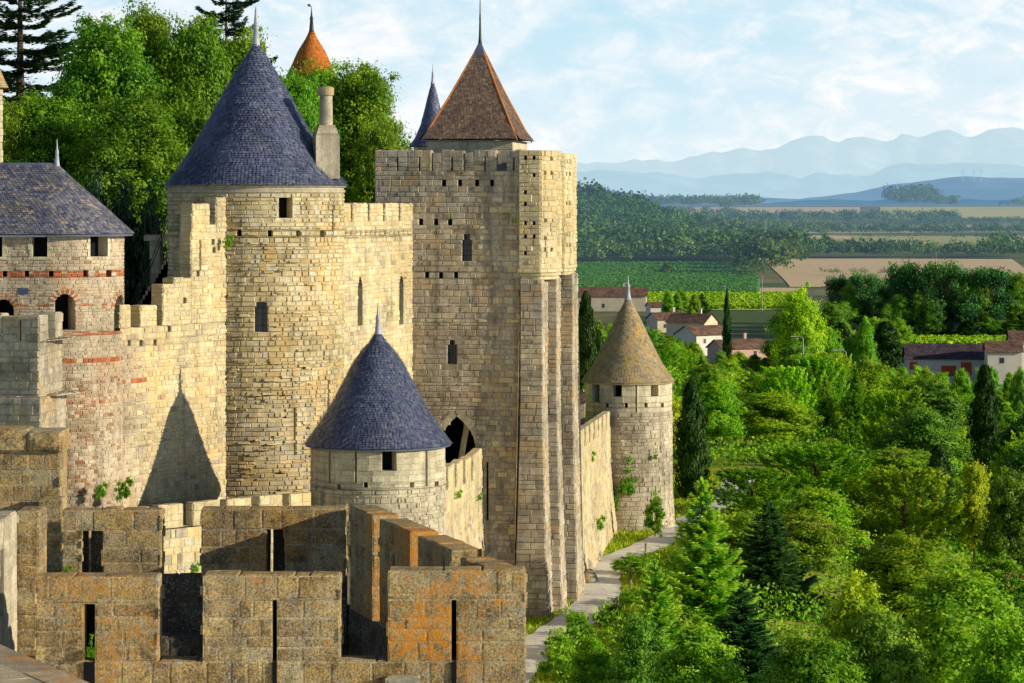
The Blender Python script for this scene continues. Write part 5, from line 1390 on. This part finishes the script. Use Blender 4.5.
# --- village side: pine belt, trees round the houses
rg = random.Random(9)
for i in range(46):
    x = 838+i*4.4+rg.uniform(-4, 4); D = rg.uniform(925, 1040); y = rg.uniform(272, 300)
    tree_at(rg.choice(['pine0', 'pine1', 'deep0', 'deep1', 'deep0']), x, y, D, 'dark tree in the shaded belt behind the long barn', rg.uniform(22, 36), 'dark tree belt behind the barn')
for x, y, D, w, key, lb in ((796, 302, 700, 66, 'mid2', 'large pale green tree right of the thin cypress'), (812, 322, 640, 66, 'mid0', 'rounded green tree between the village and the dark belt'), (795, 345, 520, 50, 'deep0', 'round dark tree below the large pale tree'), (690, 372, 420, 50, 'deep1', 'dark round tree below the white gabled house'), (838, 368, 420, 34, 'lime1', 'umbrella-topped lime tree beside the street lamp')):
    tree_at(key, x, y, D, lb, w)
for i in range(34):
    x = 832+i*6+rg.uniform(-3, 3); D = rg.uniform(922, 935)
    tree_at(rg.choice(['deep0', 'deep1', 'hedge', 'con2']), x, rg.uniform(303, 324), D, 'low shaded tree along the front of the dark belt', rg.uniform(20, 34), 'low trees along the dark belt')
for i in range(26):
    x = 628+i*1.0+rg.uniform(0, 60); x = rg.choice([rg.uniform(665, 705), rg.uniform(778, 900), rg.uniform(830, 900)]); D = rg.uniform(1010, 1090) if x < 710 else rg.uniform(620, 880)
    tree_at(rg.choice(['con2', 'cyp1', 'deep0', 'mid1', 'lime1']), x, rg.uniform(290, 302) if x < 710 else rg.uniform(318, 342), D, 'tree of the village gardens around the tiled houses', rg.uniform(10, 18) if x < 700 else rg.uniform(22, 38), 'trees around the village houses')
# --- the wood on the slope
pr = random.Random(21); count = 0
HS = [(x, y, D, w) for key, x, y, D, w, lb in HERO if D < 340]
zones = [('lime', .21), ('mid', .21), ('deep', .15), ('con', .20), ('wisp', .12), ('yel', .06), ('cyp', .02), ('bush', .03)]
def pick():
    q = pr.random(); s = 0
    for k, w in zones:
        s += w
        if q < s: break
    return k+str(pr.randrange(3 if k in ('lime', 'mid', 'con', 'cyp') else 2))
def zone_text(x, y, D):
    if D < 150: a = 'at the wood\'s bottom edge'
    elif D < 200: a = 'in the wood below the path'
    elif D < 280: a = 'in the middle of the wooded slope'
    elif D < 420: a = 'far down the wooded slope'
    else: a = 'on the plain before the houses'
    b = 'near the path' if x < 720 else 'right of centre' if x < 860 else 'by the right edge'
    return a+' '+b
groups_n = 0
tries = 0
while count < 285 and tries < 26000:
    tries += 1
    D = 112+(840-112)*pr.random()**1.45
    x = pr.uniform(575, 1050); X = px(x, D)
    e = X-float(path_x(D))
    if D < 235 and e < 4.2: continue
    if D >= 235 and x < 600+max(0, (330-D))*.6 and D < 330: continue
    if D > 700 and x > 780: continue
    if D > 600 and x > 860: continue
    if 905 < x and 430 < D < 640: continue
    if D > 480 and 560 < x < 770: 
        if D > 760: continue
    sp = 3.9+max(0, D-150)*.018
    if any((X-a)**2+((D-b)*.8)**2 < sp*sp for a, b in placed): continue
    key = pick()
    h, r, *_ = VAR[key]
    H = h*pr.uniform(.72, 1.12)*(.8 if D < 150 else 1.0)
    zg2 = float(ground(X, D))
    ytop = HY-(zg2+H)*F/D
    # keep the sight lines of the photo: houses, barn and tan roof stay in view
    lim = np.interp(x, [575, 600, 640, 680, 700, 760, 800, 860, 900, 960, 1000, 1030], [395, 395, 400, 376, 362, 374, 356, 350, 376, 382, 380, 380])
    if D > 470: lim = np.interp(x, [575, 640, 690, 720, 765, 800, 860, 905, 1030], [318, 324, 350, 356, 364, 330, 336, 380, 380])
    xl = x-r*H/h*F/D*.9
    if D < 235: lim = max(lim, np.interp(xl, [575, 600, 640, 670, 700, 760, 1030], [665, 625, 580, 535, 490, 440, 430]))
    if D < 900 and x+r*H/h*F/D > 905 and D > 235: lim = max(lim, 378)
    if 120 < D < 215 and 0 < e < 45: lim = max(lim, HY-(-20.4+.27*e-.1)*F/D)
    if ytop < lim: H = (HY-lim-pr.uniform(0, 14))*D/F-zg2
    if H < h*.42: 
        if H < 1.3: continue
        key = 'bush'+str(pr.randrange(2))
    wf = r*H/h*F/D*1.15; yt = HY-(zg2+H)*F/D
    if any(D < hd+3 and abs(x-hx) < (hw/2+wf)*.8 and yt < hy+(95 if hd < 180 else 45 if hd < 260 else 22)+(95 if hx == 985 else 40 if hx in (692, 826, 855) else 0) for hx, hy, hd, hw in HS): continue
    placed.append((X, D)); k_ = kk(key)
    bush = k_ == 'bush'
    if bush: H = min(H, 4.2)
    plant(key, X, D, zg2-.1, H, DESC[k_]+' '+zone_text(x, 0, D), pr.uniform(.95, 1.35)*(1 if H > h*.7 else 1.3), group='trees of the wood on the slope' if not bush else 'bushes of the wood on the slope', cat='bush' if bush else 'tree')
    count += 1
# bushes edging the path
for x, y, D, w, lb in [(630, 556, 171, 44, 'leafy bush on the right of the path bend'), (575, 612, 141, 40, 'bush at the lower end of the path'), (560, 636, 133, 50, 'bush behind the first fence posts'), (612, 604, 150, 40, 'bush right of the path fence'), (655, 497, 190, 26, 'round green bush at the foot of the tan-roofed turret'), (632, 590, 158, 46, 'bush in the middle of the path edge')]:
    tree_at('bush'+str(len(placed) % 2), x, y, D, lb, w, cat='bush')
# undergrowth carpet on the slope (uncountable)
rs = np.random.RandomState(4); n = 210000
Dd = 112+520*rs.rand(n)**1.6; xs_ = rs.uniform(540, 1060, n); X = (xs_-512)*Dd/F
e = X-path_x(Dd); ok_ = (e > 2.6) | (Dd > 240); X, Dd = X[ok_], Dd[ok_]
z = ground(X, Dd)+rs.rand(len(X))**1.2*(1.5+1.5*vn(X*2.2, Dd*1.6))
P = np.stack([X, Dd, z], 1); k = len(P); ln = rs.uniform(.14, .30, k)*(Dd/140)**.6
V, Fq = quads(P, rdir(rs, k)+np.array([0, 0, .3]), rdir(rs, k)*.8+np.array([0, 0, .8]), ln, ln*.6)
o = np_mesh('undergrowth', V, Fq, 'leaf_mid', tint=np.clip(rs.rand(k), 0, 1)); tag(o, 'tangled low undergrowth between the trees of the slope', 'undergrowth', kind='stuff')
# grass blades beside the path
n = 52000; Dd = rs.uniform(128, 235, n); e = rs.uniform(-5.5, 4.5, n); ok_ = np.abs(e) > 1.15+.2*rs.rand(n); Dd, e = Dd[ok_], e[ok_]
X = path_x(Dd)+e; z = ground(X, Dd); h_ = rs.uniform(.06, .26, len(X)); P = np.stack([X, Dd, z+h_/2], 1); k = len(P)
V, Fq = quads(P, np.stack([rs.normal(size=k)*.3, rs.normal(size=k)*.3, np.ones(k)], 1), rdir(rs, k)*np.array([1, 1, .1]), h_*1.3, h_*.35)
o = np_mesh('grass', V, Fq, 'leaf_yel', tint=rs.rand(k)); tag(o, 'short yellow-green grass along both sides of the path', 'grass', kind='stuff')
# fence posts
for i, (x, D) in enumerate([(562, 139), (590, 146.5), (612, 154), (615, 161), (628, 168), (648, 178), (668, 186), (683, 196)]):
    X = float(path_x(D))+1.75; z = float(ground(X, D)); m = MB(); m.tube([(X, D, z-.3), (X+.02, D, z+1.0)], [.07, .06], 7)
    o = m.build('fence_post', ['wood']); tag(o, 'weathered wooden post number-less on the outer edge of the path' if 0 else 'short weathered wooden post on the outer edge of the path', 'post', 'posts along the path')
# two big stones against the wall base
for i, (x, y, D, lb) in enumerate([(583, 536, 170, 'large grey boulder at the foot of the pale wall, left one'), (589, 548, 167, 'smaller boulder in front of the large grey one by the wall')]):
    X = px(x, D); m = MB(); rs2 = random.Random(i); nu, nv_ = 9, 12; z = float(ground(X, D))
    rr = .8-.2*i
    m.grid([[(X+rr*.8*math.sin(math.pi*a/nu)*math.cos(6.283*b/nv_)*(1+.13*math.sin(b*2.6+a*1.7)), D+rr*.8*math.sin(math.pi*a/nu)*math.sin(6.283*b/nv_), z+rr*.45+rr*.85*math.cos(math.pi*a/nu)*(1+.14*math.sin(b*1.571+a))) for b in range(nv_+1)] for a in range(nu+1)])
    o = m.build('boulder', ['keep'], None, True); tag(o, lb, 'boulder')
# plants rooted in the walls
for x, y, D, H, lb, key in [
    (122, 498, 128.6, 1.1, 'green and reddish plant growing at the foot of the brick-banded tower', 'ivy'),
    (100, 497, 128.2, .8, 'small green plant left of the one at the foot of the brick-banded tower', 'ivy'),
    (227, 247, 137.3, .7, 'green tuft rooted high on the corner of the stepped wall', 'ivy'),
    (354, 350, 146.0, .6, 'green tuft rooted on the curtain wall left of the lancets', 'ivyd'),
    (590, 462, 177.5, .8, 'green tuft hanging on the pale far wall', 'ivy'),
    (627, 490, 194, 2.4, 'ivy climbing the middle of the tan-roofed turret', 'ivyd'),
    (618, 510, 194.2, 1.6, 'ivy at the left base of the tan-roofed turret', 'ivy'), (655, 458, 194.3, .7, 'small green tuft high on the right of the tan-roofed turret', 'ivyd'),
    (598, 530, 178.6, 1.1, 'plant at the foot of the pale far wall', 'ivy'), (66, 577, 55.6, .28, 'tiny green tuft on top of the foreground wall', 'ivy'), (90, 655, 45.9, .35, 'tiny plant inside the left arrow slit of the foreground wall', 'ivyd'),
    (458, 498, 139.6, .5, 'green moss tuft on the short bright wall by the turret', 'ivy'), (479, 500, 150.5, .45, 'green tuft at the right end of the short bright wall', 'ivy'),
    (510, 215, 153.6, .30, 'moss tuft high on the front of the square tower', 'ivyd'), (516, 222, 153.6, .4, 'larger moss tuft high on the front of the square tower', 'ivyd'),
    (448, 219, 154.4, .28, 'low moss tuft left of the upper window of the square tower', 'ivyd'), (195, 572, 124.6, .5, 'green tuft on the low sunlit wall seen through the crenel', 'ivy')]:
    X = px(x, D); plant(key, X, D, pz(y, D), H, lb, .6, cat='plant', rz=.2)

# ================================================================== FAR WOODS (seen as masses)
def woods(name, label, boxes, seed, per=70, size=2.0, mat='wood_far'):
    rs = np.random.RandomState(seed); Ps = []; Ls = []; Ts = []; Ns = []
    for (x0, x1, D0, D1, n, hh) in boxes:
        D = rs.uniform(D0, D1, n); X = (rs.uniform(x0, x1, n)-512)*D/F; z = ground(X, D); H = hh*rs.uniform(.6, 1.25, n); r = H*rs.uniform(.38, .6, n)
        d = rdir(rs, n*per); d[:, 2] = np.abs(d[:, 2])*1.0-.25*(rs.rand(n*per) < .3)
        R_ = np.repeat(r, per); HH = np.repeat(H, per); w = rs.uniform(.75, 1.12, n*per)*(1+.18*np.sin(d[:, 0]*5+np.repeat(rs.rand(n)*6, per)))
        P = np.stack([np.repeat(X, per)+d[:, 0]*R_*w, np.repeat(D, per)+d[:, 1]*R_*w, np.repeat(z, per)+HH*.55+d[:, 2]*HH*.48*w], 1)
        Ps.append(P); Ls.append(HH*.15*rs.uniform(.7, 1.4, n*per)); Ts.append(np.clip(np.repeat(rs.uniform(.1, .75, n), per)+rs.uniform(-.2, .25, n*per)+d[:, 2]*.15, 0, 1)); Ns.append(d+rdir(rs, n*per)*.5)  # tint rises with height, painting crowns lit above and dark below
    P = np.concatenate(Ps); L = np.concatenate(Ls)
    V, Fq = quads(P, rdir(rs, len(P)), np.concatenate(Ns), L, L*.8)
    o = np_mesh(name, V, Fq, mat, tint=np.concatenate(Ts)); tag(o, label, 'woodland', kind='stuff')
woods('woodland', 'wooded hill behind the vineyards, right of the square tower', [(430, 560, 2700, 3500, 560, 15), (430, 560, 2130, 2700, 420, 17), (560, 655, 2700, 3500, 560, 15), (650, 700, 2700, 3300, 120, 14), (560, 800, 2130, 2330, 260, 17)], 1, 80)
woods('pale_woodland', 'paler sunlit trees at the middle of the wooded hill', [(560, 700, 2330, 2650, 230, 18), (690, 800, 2350, 2600, 90, 15), (700, 800, 3000, 3300, 60, 13)], 11, 80, mat='wood_pale')
woods('pine_ridge', 'dark pines standing on the crest of the wooded hill', [(565, 640, 3300, 3420, 26, 24), (640, 760, 3500, 3900, 130, 14)], 12, 80)
woods('hedgerow', 'hedgerows between the tan and dry fields', [(800, 1035, 2230, 2330, 210, 11), (985, 1035, 2250, 2450, 40, 15), (790, 830, 2250, 2600, 30, 14), (800, 1035, 3900, 4050, 260, 13), (700, 830, 3500, 4300, 160, 15), (860, 1035, 3350, 3400, 24, 7), (700, 960, 4950, 5300, 330, 17), (930, 1035, 4950, 5150, 150, 10), (690, 740, 5400, 6000, 40, 14)], 2, 60)
woods('distant_woods', 'distant dark woods near the horizon', [(560, 760, 7000, 9500, 420, 26), (890, 935, 7600, 8600, 90, 48), (935, 955, 7200, 7800, 20, 26), (1000, 1030, 6600, 7000, 8, 22), (715, 760, 6600, 7000, 16, 24)], 3, 60)
woods('orchard_belt', 'belt of pale trees at the foot of the wooded hill', [(560, 760, 2080, 2200, 130, 14)], 4, 80, mat='wood_pale')
woods('grove', 'rounded grove between the vineyard and the stubble field', [(738, 800, 1750, 2130, 46, 17)], 9, 90)
woods('scrub_line', 'line of low bushes crossing the stubble field', [(820, 1000, 1760, 1800, 70, 4)], 5, 30)

def vines(name, label, x0, y0, x1, y1, mat, pitch, n, seed, ang=0.0, hgt=1.6):
    rs = np.random.RandomState(seed); Da, Db = 42*F/(y0-HY), 42*F/(y1-HY)
    D = Da+(Db-Da)*rs.rand(n); xx = x0+(x1-x0)*rs.rand(n); X = (xx-512)*D/F
    D = np.round((D+X*ang)/pitch)*pitch-X*ang+rs.normal(size=n)*.35; z = ground(X, D)+.3+rs.rand(n)*hgt
    P = np.stack([X, D, z], 1); ln = rs.uniform(.8, 1.7, n)
    V, Fq = quads(P, rdir(rs, n)+np.array([1., 0, 0]), rdir(rs, n)+np.array([.9, -.6, .5]), ln, ln*.7)
    o = np_mesh(name, V, Fq, mat, tint=np.clip(rs.rand(n), 0, 1)); tag(o, label, 'vines', kind='stuff')
vines('vine_rows', 'dark green rows of vines in the vineyard on the plain', 560, 293, 757, 263.5, 'vine_leaf', 9, 60000, 5, .25)
vines('vine_rows', 'lime green vines in the bright strip behind the farm building', 566, 310, 800, 294, 'leaf_lime', 5, 30000, 6, .1)
vines('vine_rows', 'lime green vines in the strip behind the long barn', 905, 349, 1030, 342, 'leaf_lime', 5, 9000, 7, .1)
for i in range(16):
    x = rg.uniform(640, 775); tree_at(rg.choice(['lime0', 'deep0', 'mid1', 'con0']), x, np.interp(x, [640, 690, 720, 775], [331, 342, 350, 356])+rg.uniform(0, 6), rg.uniform(640, 740), 'small garden tree in front of the village houses', rg.uniform(16, 26), 'garden trees before the houses')
for i in range(22):
    x = rg.uniform(890, 1030); tree_at(rg.choice(['lime0', 'deep0', 'mid1', 'con0', 'deep1']), x, rg.uniform(368, 375), rg.uniform(560, 640), 'leafy tree standing low in front of the barn and white houses', rg.uniform(18, 30), 'trees before the barn')
woods('vineyard_bushes', 'small round trees standing in the vineyard', [(666, 670, 1700, 1720, 3, 9), (735, 760, 1650, 1720, 6, 7)], 8, 80)
# ================================================================== HOUSES
def house(name, label, x, ybase, D, w, dep, wall, roofh, rot=0, wmat='house_wall', wins=(), group=None, cat='house', door=None, chim=False, doors=(), rmat='farroof'):
    X = px(x, D); z = pz(ybase, D); r = thing(name, (X, D, z), label, cat, group)
    if cat == 'house' and w < 20 and x < 900: w *= .86; wall *= .78; roofh *= .85; wins = [(u, h*.78, a_*.9, b_*.85) for u, h, a_, b_ in wins]
    c, s = math.cos(rot), math.sin(rot)
    q = lambda u, v, h: (X+u*c-v*s, D+u*s+v*c, z+h)
    m = MB()
    a, b = w/2, dep/2
    for (u0, v0, u1, v1) in ((-a, -b, a, -b), (a, -b, a, b), (a, b, -a, b), (-a, b, -a, -b)): m.poly([q(u0, v0, -6), q(u1, v1, -6), q(u1, v1, wall), q(u0, v0, wall)])
    for u in (-a, a):
        p = [q(u, -b, wall), q(u, b, wall), q(u, 0, wall+roofh-.1)]; m.poly(p if u > 0 else p[::-1])
    m.build('wall', [wmat], r)
    m = MB(); e = .5
    slope_tiles(m, q(-a-e, -b-e, wall-.2), q(a+e, -b-e, wall-.2), q(a+e, 0, wall+roofh), q(-a-e, 0, wall+roofh), 1.0, .8, 5, lift=.08)
    slope_tiles(m, q(a+e, b+e, wall-.2), q(-a-e, b+e, wall-.2), q(-a-e, 0, wall+roofh), q(a+e, 0, wall+roofh), 1.0, .8, 6, lift=.08)
    ro = m.build('roof', [rmat], r)
    if chim:
        m = MB(); m.box(q(a*.4, .6, wall+roofh+.5), (.8, .8, 1.8), rot); m.box(q(a*.4, .6, wall+roofh+1.45), (1.0, 1.0, .15), rot); m.build('chimney', [wmat], ro)
    for (u, h, ww_, hh) in wins:
        m = MB(); m.poly([q(u-ww_/2, -b-.04, h), q(u+ww_/2, -b-.04, h), q(u+ww_/2, -b-.04, h+hh), q(u-ww_/2, -b-.04, h+hh)])
        for (u0, u1, h0, h1) in ((u-ww_/2-.15, u+ww_/2+.15, h-.15, h-.02), (u-ww_/2-.15, u+ww_/2+.15, h+hh+.02, h+hh+.15)): m.poly([q(u0, -b-.07, h0), q(u1, -b-.07, h0), q(u1, -b-.07, h1), q(u0, -b-.07, h1)], 1)
        m.build('window', ['farglass', wmat], r)
    for (u, h, ww_, hh) in doors:
        m = MB(); m.poly([q(u-ww_/2, -b-.05, h), q(u+ww_/2, -b-.05, h), q(u+ww_/2, -b-.05, h+hh), q(u-ww_/2, -b-.05, h+hh)]); m.poly([q(u-ww_/2, -b-.05, h+hh), q(u+ww_/2, -b-.05, h+hh), q(u+ww_/2, -b, h+hh), q(u-ww_/2, -b, h+hh)]); m.build('door', ['red_paint'], r)
    return r
HG = 'village houses'
house('farm_building', 'long cream building with a reddish tiled roof behind the tan cone spire', 609, 311, 1167, 29, 11, 6.0, 3.4, R(-4), wins=[(-8, 1.5, 1, 1.5), (-2, 1.5, 1, 1.5), (8, 1.5, 1, 1.6)], group=HG, chim=True)
house('village_house', 'small blue-shaded house right of the long cream building', 655, 316, 1100, 6, 8, 4.5, 2, R(10), 'house_white', group=HG)
house('village_house', 'cream house with a low tiled roof among the cypresses', 668, 332, 975, 13, 9, 5.5, 2.6, R(20), wins=[(-3, 2, 1, 1.4), (2, 2, 1, 1.4)], group=HG, chim=True)
house('village_house', 'beige house with gabled end and chimneys in the middle of the village', 692, 338, 930, 15, 10, 6.5, 3.0, R(-28), wins=[(0, 3, 1, 1.4), (4, 3, 1, 1.4)], group=HG, chim=True)
house('village_house', 'white gabled house just below the beige one', 702, 348, 830, 14, 9, 5, 2.8, R(38), 'house_white', wins=[(-3, 2, 1, 1.4)], group=HG)
house('village_house', 'pink house with a brown tiled roof, lowest of the village', 737, 361, 790, 15, 9, 4.6, 2.6, R(24), 'house_pink', wins=[(3, 2, 1, 1.4), (-2, 2, 1, 1.4)], group=HG, chim=True)
house('long_barn', 'long white barn with a shade-tinted purple-brown roof and red doors at the right', 946, 375, 690, 18.5, 9, 4.0, 3.2, R(-3), 'house_white', doors=[(-7.8, 1.5, 1.8, 1.7), (0.2, .0, 3.4, 2.4), (4.2, .2, 2.4, 3.0)], cat='barn', rmat='barnroof')
house('village_house', 'white house with a tiled roof against the right edge', 1003, 373, 672, 7.5, 8, 5.0, 2.2, R(-4), 'house_white', wins=[(-.6, 2.4, 1.0, 1.2)], group=HG)
house('village_house', 'taller white house with reddish eaves cut by the right edge', 1023, 373, 680, 6.0, 8, 7.4, 2.2, R(-4), 'house_white', wins=[(-1.5, 4.2, .9, 1.2)], group=HG)
# poles and lamps
def pole(x, y0, y1, D, label, lamp=True):
    X = px(x, D); r = thing('street_lamp' if lamp else 'utility_pole', (X, D, pz(y1, D)), label, 'street lamp' if lamp else 'pole', 'street lamps in the trees' if lamp else 'utility poles')
    m = MB(); m.tube([(X, D, pz(y1, D)-3), (X, D, pz(y0, D))], [.16, .09], 8); m.build('pole', ['concrete'], r)
    if lamp:
        m = MB(); m.tube([(X, D, pz(y0, D)), (X-.5, D, pz(y0, D)+.25), (X-1.2, D, pz(y0, D)+.3)], .06, 6); m.build('arm', ['concrete'], r)
        m = MB(); m.box((X-1.5, D, pz(y0, D)+.27), (.9, .35, .2), 0, 0, None, .7); m.build('lamp_head', ['concrete'], r)
    else:
        m = MB(); m.box((X, D, pz(y0, D)-.4), (1.6, .12, .12)); m.build('crossarm', ['concrete'], r)
pole(846, 352, 385, 430, 'grey street lamp among the trees left of the long barn'); pole(803, 338, 365, 470, 'street lamp left of the one nearest the barn, over the treetops'); pole(877, 363, 385, 440, 'street lamp closest to the long barn')
pole(725, 285, 312, 900, 'pale utility pole beside the thin cypress', False); pole(762, 275, 300, 820, 'pale utility pole over the light green meadow', False); pole(936, 252, 275, 1000, 'thin utility pole in the tan stubble field', False)

# ================================================================== SKY, SUN, CAMERA
AZ, EL = R(16.5), R(16.2)
sun_dir = Vector((math.cos(AZ)*math.cos(EL), -math.sin(AZ)*math.cos(EL), math.sin(EL)))
ld = bpy.data.lights.new('sun', 'SUN'); ld.energy = 5.0; ld.angle = R(.5); ld.color = (1.0, .88, .63)
lo = bpy.data.objects.new('sun', ld); C.objects.link(lo); lo.rotation_euler = (-sun_dir).to_track_quat('-Z', 'Y').to_euler(); lo.location = (80, -20, 60)
w = bpy.data.worlds.new('World'); bpy.context.scene.world = w; w.use_nodes = True
t = NT(w.node_tree); t.n.clear(); out = t.new('ShaderNodeOutputWorld')
sky = t.new('ShaderNodeTexSky', sky_type='NISHITA'); sky.sun_disc = False; sky.sun_elevation = EL
sky.sun_rotation = math.atan2(sun_dir.x, sun_dir.y); sky.air_density = 1.0; sky.dust_density = .6; sky.ozone_density = 2.0
bg = t.new('ShaderNodeBackground'); bg.inputs[1].default_value = .072
gc_ = t.new('ShaderNodeTexCoord').outputs['Generated']
sx = t.new('ShaderNodeSeparateXYZ'); t.link(gc_, sx.inputs[0])
# clouds: broad streaks plus puffier banks low over the horizon
c1_ = t.noise(t.scale(gc_, (11, 11, 30)), 1.0, 6, .5, .3)
c2_ = t.noise(t.scale(gc_, (48, 48, 95)), 1.0, 8, .62, .4)
cl = t.math('ADD', t.math('MULTIPLY', c1_, .6), t.math('MULTIPLY', c2_, .4))
mask = t.ramp(cl, [(.41, .0), (.50, .55), (.59, 1.0)])
low = t.ramp(sx.outputs[2], [(.0, (10.6, 12.6, 13.3)), (.03, (9.2, 11.9, 13.2)), (.075, (7.4, 11.0, 13.0))])
cloud = t.mix(t.ramp(c2_, [(.42, 0.0), (.58, 1.0)]), (11.2, 12.6, 13.4), (13.6, 13.8, 14.0))
low = t.mix(mask, low, cloud)
fade = t.ramp(sx.outputs[2], [(.072, 1.0), (.11, .2), (.3, 0.0)])
skyc = t.mix(fade, sky.outputs[0], low)
t.link(skyc, bg.inputs[0]); t.link(bg.outputs[0], out.inputs[0])

cam = bpy.data.cameras.new('camera'); cam.sensor_width = 36; cam.lens = F/1024*36; cam.shift_y = -(341.5-HY)/1024; cam.clip_end = 120000; cam.clip_start = 1
co_ = bpy.data.objects.new('camera', cam); C.objects.link(co_); co_.location = (0, 0, 0); co_.rotation_euler = (math.pi/2, 0, 0)
sc = bpy.context.scene; sc.camera = co_
sc.view_settings.view_transform = 'Standard'; sc.view_settings.look = 'None'; sc.view_settings.exposure = 0
sc.cycles.max_bounces = 4; sc.cycles.diffuse_bounces = 1; sc.cycles.transmission_bounces = 2; sc.cycles.use_denoising = True
